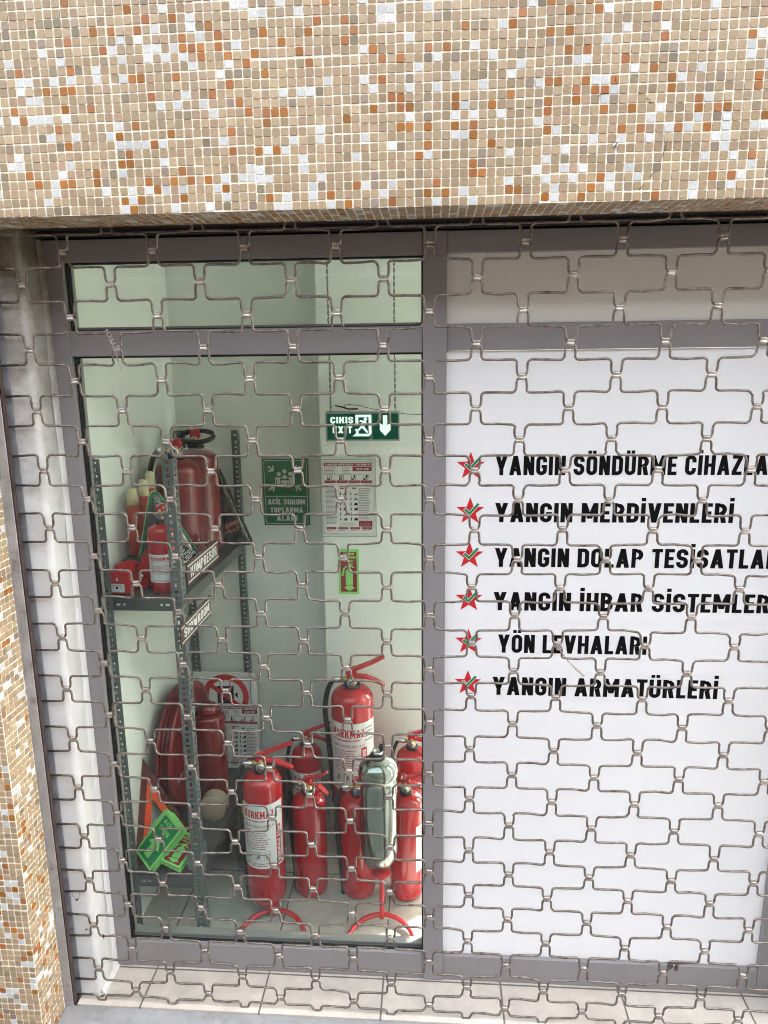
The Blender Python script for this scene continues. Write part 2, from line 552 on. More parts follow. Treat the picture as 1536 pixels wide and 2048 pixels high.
def thing(name, label, cat, loc=(0, 0, 0), rz=0.0, group=None):
    o = bpy.data.objects.new(name, None)
    COL.objects.link(o)
    o.empty_display_size = 0.05
    o.location = loc
    o.rotation_euler = (0, 0, rz)
    o['label'] = label; o['category'] = cat
    if group: o['group'] = group
    o['_base'] = tuple(loc)
    return o

def tag(o, label, cat, group=None):
    o['label'] = label; o['category'] = cat
    if group: o['group'] = group
    return o

def struct(o):
    o['kind'] = 'structure'
    return o

# lettering font: the grotesque that ships with Blender, else its built-in one
FONT = None
try:
    import os
    FONT = bpy.data.fonts.load(os.path.join(bpy.utils.system_resource('DATAFILES'), 'fonts', 'Inter.woff2'))
except Exception:
    FONT = None
# condensed sign-writer's capitals drawn as strokes (the built-in font covers everything else)
def _arc(cx, cy, r, a0, a1, n=6):
    return [(cx + r * cos(radians(a0 + (a1 - a0) * i / n)), cy + r * sin(radians(a0 + (a1 - a0) * i / n))) for i in range(n + 1)]
def _glyph(ch, t, serif):
    """list of ('p', polygon) and ('s', path, closed) in a cap-height-1 box, and the advance width"""
    h = t / 2
    W_ = {'M': 0.72, 'W': 0.86, 'I': t, 'İ': t, 'E': 0.43, 'F': 0.42, 'L': 0.42, 'A': 0.60, 'V': 0.58, 'Y': 0.58, 'T': 0.48, 'K': 0.56, 'Z': 0.47, 'X': 0.56, 'J': 0.45, '1': 0.30, ' ': 0.20}.get(ch, 0.52)
    w = W_
    l, r, b, T = h, w - h, h, 1 - h
    rc = min(0.2, (r - l) / 2)
    R = lambda x0, y0, x1, y1: ('p', [(x0, y0), (x1, y0), (x1, y1), (x0, y1)])
    D = lambda x0, y0, x1, y1, tw: ('p', [(x0, y0), (x0 + tw, y0), (x1 + tw, y1), (x1, y1)])
    base = {'İ': 'I', 'Ö': 'O', 'Ü': 'U', 'Ç': 'C', 'Ş': 'S', 'Ğ': 'G'}.get(ch, ch)
    g = []
    td = t * 1.12
    if base == ' ': pass
    elif base == 'I': g = [R(0, 0, t, 1)]
    elif base in 'OQ0': g = [('s', _arc(r - rc, T - rc, rc, 0, 90) + _arc(l + rc, T - rc, rc, 90, 180) + _arc(l + rc, b + rc, rc, 180, 270) + _arc(r - rc, b + rc, rc, 270, 360), True)]
    elif base == 'D': g = [R(0, 0, t, 1), ('s', [(t, T)] + _arc(r - rc, T - rc, rc, 90, 0) + _arc(r - rc, b + rc, rc, 0, -90) + [(t, b)], False)]
    elif base == 'U': g = [('s', [(l, 1)] + _arc(l + rc, b + rc, rc, 180, 270) + _arc(r - rc, b + rc, rc, 270, 360) + [(r, 1)], False)]
    elif base == 'J': g = [('s', [(r, 1)] + _arc(r - rc, b + rc, rc, 0, -90) + _arc(l + rc, b + rc, rc, 270, 180) + [(l, 0.36)], False)]
    elif base == 'C': g = [('s', [(r, 0.64)] + _arc(r - rc, T - rc, rc, 0, 90) + _arc(l + rc, T - rc, rc, 90, 180) + _arc(l + rc, b + rc, rc, 180, 270) + _arc(r - rc, b + rc, rc, 270, 360) + [(r, 0.36)], False)]
    elif base == 'G': g = [('s', [(r, 0.66)] + _arc(r - rc, T - rc, rc, 0, 90) + _arc(l + rc, T - rc, rc, 90, 180) + _arc(l + rc, b + rc, rc, 180, 270) + _arc(r - rc, b + rc, rc, 270, 360) + [(r, 0.53)], False), R(w * 0.5, 0.53 - t * 0.88, r - h * 0.98, 0.53)]
    elif base == 'S':
        q = min(0.2, (T - 0.5) / 2 - 0.001, rc)
        g = [('s', [(r, 0.68)] + _arc(r - q, T - q, q, 0, 90) + _arc(l + q, T - q, q, 90, 180) + _arc(l + q, 0.5 + q, q, 180, 270) + _arc(r - q, 0.5 - q, q, 90, 0) + _arc(r - q, b + q, q, 0, -90) + _arc(l + q, b + q, q, 270, 180) + [(l, 0.32)], False)]
    elif base == 'B':
        q = (T - 0.52) / 2
        g = [R(0, 0, t, 1), ('s', [(t, T)] + _arc(r - q - 0.02, T - q, q, 90, -90) + [(t, 0.52)], False), ('s', [(t, 0.52)] + _arc(r - q, 0.52 - (0.52 - b) / 2, (0.52 - b) / 2, 90, -90) + [(t, b)], False)]
    elif base in 'PR':
        q = (T - 0.44) / 2
        g = [R(0, 0, t, 1), ('s', [(t, T)] + _arc(r - q, T - q, q, 90, -90) + [(t, 0.44)], False)]
        if base == 'R': g.append(D(w - td, 0, w * 0.42, 0.44, td))
    elif base == 'E': g = [R(0, 0, t, 1), R(t, 1 - t * 0.92, w, 1), R(t, 0, w, t * 0.92), R(t, 0.5 - t * 0.44, w * 0.92, 0.5 + t * 0.46)]
    elif base == 'F': g = [R(0, 0, t, 1), R(t, 1 - t * 0.92, w, 1), R(t, 0.46 - t * 0.44, w * 0.92, 0.46 + t * 0.46)]
    elif base == 'L': g = [R(0, 0, t, 1), R(t, 0, w, t * 0.92)]
    elif base == 'T': g = [R(w / 2 - h, 0, w / 2 + h, 1 - t * 0.92), R(0, 1 - t * 0.92, w, 1)]
    elif base == 'H': g = [R(0, 0, t, 1), R(w - t, 0, w, 1), R(t, 0.5 - h * 0.9, w - t, 0.5 + h * 0.9)]
    elif base == 'N': g = [R(0, 0, t, 1), R(w - t, 0, w, 1), D(w - td, 0, 0, 1, td)]
    elif base == 'M': g = [R(0, 0, t, 1), R(w - t, 0, w, 1), D(w / 2 - td / 2, 0.2, 0, 1, td), D(w / 2 - td / 2, 0.2, w - td, 1, td)]
    elif base == 'W': g = [D(w * 0.2, 0, 0, 1, t), D(w * 0.2, 0, w / 2 - h, 0.85, t), D(w * 0.8 - t, 0, w / 2 - h, 0.85, t), D(w * 0.8 - t, 0, w - t, 1, t)]
    elif base == 'A': g = [D(0, 0, w / 2 - td / 2, 1, td), D(w - td, 0, w / 2 - td / 2, 1, td), R(w * 0.27, 0.2, w * 0.73, 0.2 + t * 0.8)]
    elif base == 'V': g = [D(w / 2 - td / 2, 0, 0, 1, td), D(w / 2 - td / 2, 0, w - td, 1, td)]
    elif base == 'Y': g = [R(w / 2 - h, 0, w / 2 + h, 0.44), D(w / 2 - td / 2, 0.36, 0, 1, td), D(w / 2 - td / 2, 0.36, w - td, 1, td)]
    elif base == 'Z': g = [R(0, 0, w, t * 0.92), R(0, 1 - t * 0.92, w, 1), D(0, t * 0.92, w - td, 1 - t * 0.92, td)]
    elif base == 'K': g = [R(0, 0, t, 1), D(t * 0.9, 0.36, w - td * 1.05, 1, td * 1.05), D(w - td, 0, t * 1.25, 0.56, td)]
    elif base == 'X': g = [D(0, 0, w - td, 1, td), D(w - td, 0, 0, 1, td)]
    elif base == '1': g = [R(w - t, 0, w, 1), D(0, 0.72, w - t, 1 - t * 0.6, t * 0.8)]
    elif base == '2': g = [('s', [(l, 0.70)] + _arc(l + rc, T - rc, rc, 180, 90) + _arc(r - rc, T - rc, rc, 90, -35) + [(l * 1.1, t * 0.9)], False), R(0, 0, w, t * 0.9)]
    else: return None
    if ch == 'İ': g.append(R(0.0, 1.09, t, 1.09 + t * 0.95))
    if ch in 'ÖÜ': g += [R(w * 0.5 - t * 1.02, 1.09, w * 0.5 - t * 0.14, 1.09 + t * 0.85), R(w * 0.5 + t * 0.14, 1.09, w * 0.5 + t * 1.02, 1.09 + t * 0.85)]
    if ch == 'Ğ': g.append(('s', _arc(w / 2, 1.24, 0.11, 180, 360), False))
    if ch in 'ÇŞ': g += [R(w / 2 - h * 0.5, -0.10, w / 2 + h * 0.5, 0.01), D(w / 2 - h * 1.1, -0.23, w / 2 - h * 0.2, -0.10, t * 0.75)]
    if serif:
        sw, sh_ = t * 0.42, 0.10
        for x0 in {'K': (0, w - t), 'R': (0,), 'M': (0, w - t), 'A': (0, w - td)}.get(base, ()):
            g.append(R(x0 - sw, 0, x0 + t + sw, sh_))
            if base in 'KM': g.append(R(x0 - sw, 1 - sh_, x0 + t + sw, 1))
            if base == 'R': g.append(R(x0 - sw, 1 - sh_, x0 + t, 1))
    return g, W_
def strokes2d(s_, t, serif=False):
    vs = []; fs = []; x = 0.0; eps = 0
    gap = 0.095 if not serif else 0.15
    for ch in s_:
        gl = _glyph(ch, t, serif)
        if gl is None: return None
        for it in gl[0]:
            eps += 1
            e = (eps % 5) * 1.2e-5
            if it[0] == 'p':
                o = len(vs); vs += [(x + a, b, e) for a, b in it[1]]; fs.append(tuple(range(o, o + len(it[1]))))
            else:
                pts = [it[1][0]]
                for p in it[1][1:]:
                    if abs(p[0] - pts[-1][0]) + abs(p[1] - pts[-1][1]) > 1e-5: pts.append(p)
                cl = it[2]
                if cl and abs(pts[0][0] - pts[-1][0]) + abs(pts[0][1] - pts[-1][1]) < 1e-5: pts.pop()
                n = len(pts); o = len(vs)
                for i in range(n):
                    p0 = Vector(pts[i - 1]) if (cl or i) else None
                    p1 = Vector(pts[(i + 1) % n]) if (cl or i < n - 1) else None
                    c = Vector(pts[i])
                    d0 = (c - p0).normalized() if p0 is not None else None
                    d1 = (p1 - c).normalized() if p1 is not None else None
                    d = d1 if d0 is None else (d0 if d1 is None else (d0 + d1).normalized())
                    m_ = 1.0 if d0 is None or d1 is None else 1 / max(0.5, d.dot(d1))
                    nn = Vector((-d.y, d.x)) * (t / 2 * m_)
                    vs += [(x + c.x + nn.x, c.y + nn.y, e), (x + c.x - nn.x, c.y - nn.y, e)]
                for i in range(n if cl else n - 1):
                    j = (i + 1) % n
                    fs.append((o + 2 * i, o + 2 * i + 1, o + 2 * j + 1, o + 2 * j))
        x += gl[1] + gap
    return vs, fs, x - gap
# text -> flat 2D mesh
_txt = {}
def text2d(s, bold=0.02):
    key = (s, bold)
    if key in _txt: return _txt[key]
    st_ = strokes2d(s, 0.135 + bold * 2.2, serif=(s == 'KORKMAZ'))
    if st_ is not None:
        _txt[key] = ([(a * CAPH, b * CAPH, e) for a, b, e in st_[0]], st_[1], st_[2] * CAPH)
        return _txt[key]
    c = bpy.data.curves.new('text_tmp', 'FONT')
    if FONT: c.font = FONT
    c.body = s; c.size = 1.0; c.offset = bold; c.resolution_u = 3
    o = bpy.data.objects.new('text_tmp', c)
    COL.objects.link(o)
    bpy.context.view_layer.update()
    ev = o.evaluated_get(bpy.context.evaluated_depsgraph_get())
    me = ev.to_mesh()
    vs = [(v.co.x, v.co.y) for v in me.vertices]
    fs = [tuple(p.vertices) for p in me.polygons]
    ev.to_mesh_clear()
    bpy.data.objects.remove(o)
    bpy.data.curves.remove(c)
    x0 = min(v[0] for v in vs); x1 = max(v[0] for v in vs)
    _txt[key] = ([(v[0] - x0, v[1], 0.0) for v in vs], fs, x1 - x0)
    return _txt[key]
CAPH = 0.729   # cap height of the built-in font per unit size (approx.)

class Panel:
    """flat artwork on a plane: origin, x direction, y direction; shapes collected per material"""
    def __init__(self, o, x, y):
        self.o = Vector(o); self.x = Vector(x).normalized(); self.y = Vector(y).normalized()
        self.n = self.x.cross(self.y)
        self.layers = {}
    def pt(self, u, v, d=0.0):
        return self.o + self.x * u + self.y * v + self.n * d
    def mb(self, part, m):
        return self.layers.setdefault((part, m), MB())
    def rect(self, part, m, u0, v0, u1, v1, d=0.0006):
        self.mb(part, m).add([self.pt(u0, v0, d), self.pt(u1, v0, d), self.pt(u1, v1, d), self.pt(u0, v1, d)], [(0, 1, 2, 3)])
    def poly(self, part, m, pts, d=0.0006):
        self.mb(part, m).add([self.pt(u, v, d) for u, v in pts], [tuple(range(len(pts)))])
    def disc(self, part, m, u, v, r, d=0.0006, n=24):
        self.poly(part, m, [(u + r * cos(2 * pi * i / n), v + r * sin(2 * pi * i / n)) for i in range(n)], d)
    def ring(self, part, m, u, v, r0, r1, d=0.0006, n=40):
        vs = []; fs = []
        for i in range(n):
            a = 2 * pi * i / n
            vs += [self.pt(u + r0 * cos(a), v + r0 * sin(a), d), self.pt(u + r1 * cos(a), v + r1 * sin(a), d)]
            j = (i + 1) % n
            fs.append((2 * i, 2 * i + 1, 2 * j + 1, 2 * j))
        self.mb(part, m).add(vs, fs)
    def frame(self, part, m, u0, v0, u1, v1, w, d=0.0006):
        self.rect(part, m, u0, v0, u1, v0 + w, d); self.rect(part, m, u0, v1 - w, u1, v1, d)
        self.rect(part, m, u0, v0 + w, u0 + w, v1 - w, d); self.rect(part, m, u1 - w, v0 + w, u1, v1 - w, d)
    def text(self, part, m, s, u, v, cap, width=None, align='l', d=0.0008, bold=0.02, rot=0.0):
        vs, fs, w = text2d(s, bold)
        sy = cap / CAPH
        sx = sy if width is None else width / w
        off = 0 if align == 'l' else (-w * sx / 2 if align == 'c' else -w * sx)
        out = []
        for a, b, e_ in vs:
            p, q = a * sx + off, b * sy
            if rot:
                p, q = p * cos(rot) - q * sin(rot), p * sin(rot) + q * cos(rot)
            out.append(self.pt(u + p, v + q, d + e_))
        self.mb(part, m).add(out, fs)
    def lines(self, part, m, u0, v0, u1, v1, n, fill=0.5, seed=0, d=0.0006, ragged=0.3):
        rnd = random.Random(seed)
        h = (v1 - v0) / n
        for i in range(n):
            vv = v1 - (i + 0.75) * h
            e = u1 - (u1 - u0) * rnd.random() * ragged
            u = u0
            while u < e:
                wl = (u1 - u0) * rnd.uniform(0.08, 0.22)
                self.rect(part, m, u, vv, min(u + wl, e), vv + h * fill, d)
                u += wl + (u1 - u0) * 0.025
    def build(self, parent):
        for (part, m), mb in self.layers.items():
            mb.build(part.split('#')[0], M[m], parent)
    def slab(self, name, m, w, h, t, parent, bev=0.0):
        """backing board of thickness t behind the artwork plane"""
        mb = MB()
        mb.prism([(0, 0), (w, 0), (w, h), (0, h)], 0, -t, lambda u, v, d: self.pt(u, v, d))
        return mb.build(name, M[m], parent)

XW, YN = (1, 0, 0), (0, 0, 1)

# ------------------------------------------------------------------ ground and floors (setting)
g = MB(); g.add([(-60, -60, -0.15), (60, -60, -0.15), (60, 60, -0.15), (-60, 60, -0.15)], [(0, 1, 2, 3)])
struct(g.build('pavement', M['pave']))
s = MB(); s.box(-1.0925, -0.32, -0.16, 3.2, -0.018, -0.001, bev=0.004)
struct(s.build('threshold_step', M['concrete']))
s = MB(); s.box(-1.06, -0.0175, -0.1, 3.2, 0.155, 0.0)
struct(s.build('sill_floor', M['sill']))
s = MB(); s.box(-1.12, 0.156, -0.1, 2.5, 3.9, 0.0)
struct(s.build('shop_floor', M['ifloor']))
s = MB(); s.box(-1.12, 0.16, 2.95, 2.5, 3.9, 3.05)
struct(s.build('ceiling', M['ceil']))

# ------------------------------------------------------------------ across the street: unseen building added to shape light and reflections
ob = thing('added_apartment_building', 'unseen cream apartment block added across the street to shape light and reflections', 'building', (0, -10.0, -0.15))
mb = MB(); mb.box(-30, -17, -0.15, 30, -9.0, 7.2)
mb.build('wall', M['oppwall'], ob)
for fl in range(3):
    for k in range(9):
        x = -14.5 + k * 3.2
        z = 0.6 + fl * 2.6
        mb = MB(); mb.box(x, -9.02, z, x + 1.5, -8.985, z + 1.4)
        wo_ = mb.build('window', M['oppglass'], ob)
        wo_['_base'] = (0, -10.0, -0.15)
        mb = MB()
        mb.box(x - 0.08, -9.0, z - 0.1, x + 1.58, -8.93, z - 0.001); mb.box(x + 0.72, -8.9845, z, x + 0.78, -8.96, z + 1.4)
        mb.build('frame', M['white_ink'], wo_)
# ------------------------------------------------------------------ mosaic facade
TX, TZ = 0.01875, 0.01832
def tile_colour(rnd, u, v, shady=False):
    c = rnd.random()
    # orange and white chips gather in loose diagonal drifts
    k = 0.5 + 0.5 * sin(u * 0.23 + v * 0.31 + 2 * sin(u * 0.07))
    po = 0.04 + 0.085 * k * k + 0.01
    pw = 0.07 + 0.07 * (0.5 + 0.5 * sin(u * 0.17 - v * 0.29 + 1.3))
    j = rnd.uniform(0.9, 1.1)
    if c < po:
        b = rnd.choice([(0.40, 0.145, 0.028), (0.42, 0.160, 0.028), (0.34, 0.132, 0.020), (0.40, 0.150, 0.050)])
    elif c < po + pw:
        b = rnd.choice([(0.66, 0.66, 0.69), (0.70, 0.70, 0.72), (0.60, 0.61, 0.63)])
        j = rnd.uniform(0.95, 1.05)
    elif c < po + pw + 0.05:
        b = rnd.choice([(0.29, 0.22, 0.165), (0.27, 0.225, 0.15), (0.31, 0.235, 0.19)])
    else:
        b = rnd.choice([(0.44, 0.325, 0.205), (0.41, 0.300, 0.195), (0.46, 0.34, 0.225), (0.43, 0.300, 0.205), (0.47, 0.355, 0.23), (0.37, 0.28, 0.185)])
    j *= 0.82
    return (b[0] * j, b[1] * j, b[2] * j * 0.93, 1)

def mosaic(name, parent, nu, nv, fn, seed, pu=TX, pv=TZ, sheet=16):
    """fn(u, v, d) -> point; tiles are pillowed chips standing 1.3 mm proud of the grout"""
    rnd = random.Random(seed)
    mb = MB(); mb.col = []
    # grout bed
    U, V = nu * pu, nv * pv
    mb.add([fn(0, 0, 0), fn(U, 0, 0), fn(U, V, 0), fn(0, V, 0)], [(0, 1, 2, 3)], 1)
    mb.col.append((0.7, 0.6, 0.45, 1))
    sh = {}
    for i in range(nu):
        for j in range(nv):
            key = (i // sheet, j // sheet)
            if key not in sh:
                sh[key] = (rnd.uniform(-0.0009, 0.0009), rnd.uniform(-0.0010, 0.0010), rnd.uniform(-0.0022, 0.0022))
            du, dv, rot = sh[key]
            cu = (i + 0.5) * pu + du + rnd.gauss(0, 0.00025)
            cv = (j + 0.5) * pv + dv + rnd.gauss(0, 0.00025) + 0.0007 * sin(i * 0.35 + j * 1.7)
            cv += rot * (i % sheet - sheet / 2) * 0.06
            a = rnd.gauss(0, 0.018)
            s = rnd.uniform(0.0081, 0.0085)
            hgt = rnd.uniform(0.0009, 0.0017)
            tl = rnd.gauss(0, 0.0003); tl2 = rnd.gauss(0, 0.0003)
            ch = rnd.uniform(0.0012, 0.0019)
            ring = []
            for (ss, c_) in ((s, ch), (s - 0.0007, ch)):
                for (px, py) in ((-ss + c_, -ss), (ss - c_, -ss), (ss, -ss + c_), (ss, ss - c_), (ss - c_, ss), (-ss + c_, ss), (-ss, ss - c_), (-ss, -ss + c_)):
                    ring.append((px * cos(a) - py * sin(a), px * sin(a) + py * cos(a)))
            vs = []
            for k, (px, py) in enumerate(ring):
                d = -0.0002 if k < 8 else hgt + tl * px / s + tl2 * py / s
                u_, v_ = min(max(cu + px, 0.0), U), min(max(cv + py, 0.0), V)
                vs.append(fn(u_, v_, d))
            fs = [tuple(range(8, 16))] + [(k, (k + 1) % 8, 8 + (k + 1) % 8, 8 + k) for k in range(8)]
            mb.add(vs, fs, 0, False)
            c = tile_colour(rnd, i, j)
            mb.col += [c] * 9
    return mb.build(name, [M['tile'], M['grout']], parent)

fac = thing('tiled_facade', 'beige building front covered in small square mosaic tiles with scattered orange and white chips', 'building', (-1.3, -0.1, 2.3))
YF = -0.14
ZS = 2.207   # soffit
PX = -1.0935  # pier's inner side
core = MB()  # beam plus unseen upper wall, made tall and wide to shade the street
core.box(-1.9, YF + 0.002, ZS + 0.002, 2.7, 0.0, 24.0)
core.box(-9.0, YF + 0.004, -0.15, -1.9003, 0.16, 24.0)
core.box(2.7003, YF + 0.004, 2.2, 45.0, 0.16, 24.0)
core.build('beam_sun_block', M['grout'], fac)
mosaic('fascia', fac, 186, 32, lambda u, v, d: (-1.87 + u, YF - d, ZS + v), 3)
# soffit: turns under the beam
mosaic('soffit', fac, 186, 7, lambda u, v, d: (-1.87 + u, YF + 0.0005 + v, ZS - d * 0.7), 5)
pc = MB(); pc.box(-1.9, YF + 0.002, -0.15, PX - 0.002, 0.16, ZS)
pc.build('pier', M['grout'], fac)
mosaic('pier_front', fac, 43, 129, lambda u, v, d: (PX - 43 * 0.0187 + u, YF - d, -0.15 + v), 11, pu=0.0187, pv=0.0182)
mosaic('pier_side', fac, 7, 129, lambda u, v, d: (PX + d, YF + 0.0005 + v * 0 + u, -0.15 + v), 12, pu=0.0182, pv=0.0182)
ln = MB()
ln.box(-1.0935, 0.035, 2.222, 2.7, 0.16, 2.9)
ln.box(-1.0, 0.11, 2.2085, 2.7, 0.16, 2.2215, 0)
ln.build('lintel', M['lintel'], fac)
ln = MB(); ln.box(-1.0, 0.104, 2.2115, 2.7, 0.1098, 2.2145, 0)
ln.build('lintel_trim', M['alu'], fac)

for pts in ([(0.337, 2.406), (0.344, 2.410), (0.352, 2.4115), (0.362, 2.411)], [(0.417, 2.410), (0.423, 2.408), (0.427, 2.405)], [(0.434, 2.400), (0.441, 2.397), (0.444, 2.389)],
            [(0.482, 2.324), (0.478, 2.305), (0.473, 2.289)], [(0.459, 2.262), (0.455, 2.256), (0.4515, 2.251)], [(0.440, 2.238), (0.434, 2.230), (0.430, 2.227)], [(0.372, 2.440), (0.3735, 2.428)]):
    mb = MB(); mb.tube([(x, YF - 0.0016, z) for x, z in pts], 0.0006, 5)
    mb.build('scuff', M['dirt'], fac)
nl = MB()
nl.tube([(0.3785, YF + 0.002, 2.3135), (0.3785, YF - 0.006, 2.3140), (0.3800, YF - 0.0105, 2.3175), (0.3815, YF - 0.0110, 2.3215)], 0.0019, 8)
nl.lathe([(0.0048, YF - 0.0018), (0.0048, YF - 0.0026), (0.0020, YF - 0.0030)], 16, (0.3785, 0, 2.3135), axis='y')
tag(nl.build('wall_hook', M['steel']), 'small bent metal hook sticking out of a white chip in the mosaic front', 'hook')
# white plastered reveal beside the window, with a rounded corner and rough filler strip
rv = MB()
prof = [(-1.0895, 0.016)]
for k in range(7):
    a = pi / 2 * k / 6
    prof.append((-1.0165 + 0.0165 * sin(a), 0.0325 - 0.0165 * cos(a)))
prof += [(-1.0, 0.155), (-1.0895, 0.155)]
rnd = random.Random(4)
nz = 70
vs = []; fs = []
for k in range(nz + 1):
    z = -0.002 + k * (2.2195 + 0.002) / nz
    for q, (x, y) in enumerate(prof):
        w = 0.0012 * sin(z * 9 + 2 * sin(z * 4)) + rnd.gauss(0, 0.0004) if 0 < q < len(prof) - 1 else 0
        vs.append((x + w - (0.004 if z > 2.1 and 0 < q < 9 else 0) * rnd.random(), y, z))
n = len(prof)
for k in range(nz):
    for q in range(n - 1):
        fs.append((k * n + q, k * n + q + 1, (k + 1) * n + q + 1, (k + 1) * n + q))
rv.add(vs, fs, 0, True)
reveal = thing('plaster_reveal', 'white rough plaster strip of wall between the steel guide channel and the window frame', 'wall', (-1.04, 0.08, 0))
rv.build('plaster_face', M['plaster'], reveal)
st = MB()
vs = []; fs = []
for k in range(61):
    z = 0.001 + k * 2.2 / 60
    w = 0.0025 * sin(z * 13) + rnd.gauss(0, 0.0008)
    y0 = 0.099 + w
    for (x, y) in ((-0.9995, y0), (-0.9968, y0 + 0.0015), (-0.9962, 0.127)):
        vs.append((x, y, z))
for k in range(60):
    for q in range(2):
        fs.append((k * 3 + q, k * 3 + q + 1, (k + 1) * 3 + q + 1, (k + 1) * 3 + q))
st.add(vs, fs, 0, True)
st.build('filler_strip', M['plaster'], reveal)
sk = MB()
vs = [(-1.0, 0.02, 0.0005), (-0.988, 0.02, 0.0005), (-1.0, 0.02, 0.016), (-1.0, 0.127, 0.0005), (-0.99, 0.127, 0.0005), (-1.0, 0.127, 0.014)]
sk.add(vs, [(1, 4, 5, 2), (0, 1, 2), (3, 5, 4)], 0)
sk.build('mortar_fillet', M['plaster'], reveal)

# ------------------------------------------------------------------ shutter guide channel
gd = thing('guide_channel', 'grey steel guide channel running up the mosaic pier beside the grille', 'shutter guide', (-1.075, -0.006, -0.13))
a = MB()
a.box(-1.0925, -0.026, -0.145, -1.0665, -0.0235, 2.206, bev=0.0008)
a.box(-1.0925, 0.010, -0.145, -1.0585, 0.0125, 2.206)
a.box(-1.0925, -0.0233, -0.145, -1.090, 0.0098, 2.206)
a.build('channel', M['guide'], gd)
a = MB(); a.box(-1.0898, -0.0198, -0.14, -1.0655, -0.006, 2.2)
a.build('slot_lining', M['slot'], gd)
a = MB()
pts = []
rnd = random.Random(9)
vs = []; fs = []
for k in range(121):
    z = -0.14 + k * 2.34 / 120
    w = rnd.uniform(0.001, 0.0045)
    vs += [(-1.0928, -0.0275, z), (-1.0905 + w, -0.0268, z), (-1.0905 + w, -0.0262, z)]
for k in range(120):
    for q in range(2):
        fs.append((k * 3 + q, k * 3 + q + 1, (k + 1) * 3 + q + 1, (k + 1) * 3 + q))
a.add(vs, fs, 0, False)
a.build('sealant_bead', M['concrete'], gd)

# ------------------------------------------------------------------ roller grille
ZR = [2.1556, 2.0786, 2.0025, 1.9259, 1.8498, 1.7743, 1.6979, 1.623, 1.5479, 1.4726, 1.3962, 1.3213, 1.2457, 1.1686, 1.0953, 1.0203, 0.9435, 0.8676, 0.7925, 0.7171, 0.6393, 0.5599, 0.4861, 0.4151, 0.3389, 0.264, 0.1882, 0.1081, 0.0397]
ZROW = {k + 1: z for k, z in enumerate(ZR)}
ZROW[0] = 2.2315; ZROW[-1] = 2.307; ZROW[30] = -0.0035
PITCH = 0.22
rnd = random.Random(21)
gr = thing('roller_grille', 'closed rolling security grille of bent steel wire joined by small metal clips', 'security grille', (0, 0, 0))
XL, XRR = -1.068, 1.30
JIT = {}
def clip_xz(k, u):
    key = (k, u)
    if key not in JIT:
        JIT[key] = (rnd.gauss(0, 0.0011), rnd.gauss(0, 0.0009), rnd.gauss(0, 0.0010))
    dx, dz, dy = JIT[key]
    return u * PITCH + dx, ZROW[k] + dz, dy
def cols(k):
    base = 0.0 if k % 2 else 0.5
    out = []
    u = -6 + base
    while u <= 6.5:
        if XL + 0.012 < u * PITCH < XRR - 0.02: out.append(u)
        u += 1
    return out
def arc2(cx, cz, r, a0, a1, n=4):
    return [(cx + r * cos(a0 + (a1 - a0) * i / n), cz + r * sin(a0 + (a1 - a0) * i / n)) for i in range(n + 1)]
HW, RC = 0.0122, 0.0105
wires = []
for k in range(0, 31):
    # wire between clip row k-1 (humps up) and row k (dips down)
    zm = (ZROW[k - 1] + ZROW[k]) / 2
    pts = [(XL, 0.0, zm)]
    ev = [(u, 'd') for u in cols(k)] + [(u, 'u') for u in cols(k - 1)]
    ev.sort()
    prev_z = zm
    for u, t in ev:
        cx, cz, dy = clip_xz(k if t == 'd' else k - 1, u)
        sg = -1 if t == 'd' else 1
        ze = cz - sg * 0.0036          # wire centre at the clip
        zz = zm + rnd.gauss(0, 0.0012)
        lean = rnd.gauss(0, 0.0012)
        side = []
        # right half, from the clip outwards (mirrored for the left half)
        half = [(0.0062, ze), (0.0085, ze + 0.0006 * -sg), (0.0104, ze - sg * 0.0035), (HW - 0.0002, ze - sg * 0.009),
                (HW + 0.0004, zz + sg * RC)]
        for i in range(1, 5):
            a = pi / 2 * i / 4
            half.append((HW + RC - RC * cos(a), zz + sg * (RC - RC * sin(a))))
        L_ = [(cx - x + lean * (1 if i > 4 else 0), z) for i, (x, z) in enumerate(half)][::-1]
        R_ = [(cx + x + lean * (1 if i > 4 else 0), z) for i, (x, z) in enumerate(half)]
        for (x, z) in L_ + R_:
            pts.append((x, dy * (0.6 if t == 'd' else 0.3) + 0.0, z))
        # small sag wobble mid-span
        pts.append((cx + PITCH * 0.25 - 0.002, rnd.gauss(0, 0.0008), zz + rnd.gauss(0, 0.0009)))
    pts = [p for p in pts if p[0] < XRR]
    mb = MB().tube(pts, 0.0031, 8)
    wires.append(mb.build('wire_rod', M['wire'], gr))
# clips: a folded plate gripping two wires (two bulges in section)
def clip_mb(cx, cz, dy, tilt=0.0):
    prof = []
    for zc, a0, a1 in ((0.0038, pi * 0.5, -pi * 0.32), (-0.0038, pi * 0.32, -pi * 0.5)):
        for i in range(5):
            a = a0 + (a1 - a0) * i / 4
            prof.append((-0.0040 * cos(a) - 0.0004, zc + 0.0041 * sin(a)))
    prof += [(0.0042, -0.0078), (0.0046, 0.0), (0.0042, 0.0078)]
    n = len(prof)
    vs = []; fs = []
    w = 0.0077
    for x in (-w, -w + 0.0006, w - 0.0006, w):
        s_ = 0.93 if abs(x) == w else 1.0
        for (y, z) in prof:
            vs.append((cx + x * cos(tilt) - z * s_ * sin(tilt), dy + y * s_, cz + z * s_ * cos(tilt) + x * sin(tilt)))
    for q in range(3):
        for i in range(n):
            j = (i + 1) % n
            fs.append((q * n + i, q * n + j, (q + 1) * n + j, (q + 1) * n + i))
    mb = MB(); mb.add(vs, fs, 0, True)
    mb.add(vs[:n], [tuple(range(n))[::-1]]); mb.add(vs[-n:], [tuple(range(n))])
    return mb
allc = []
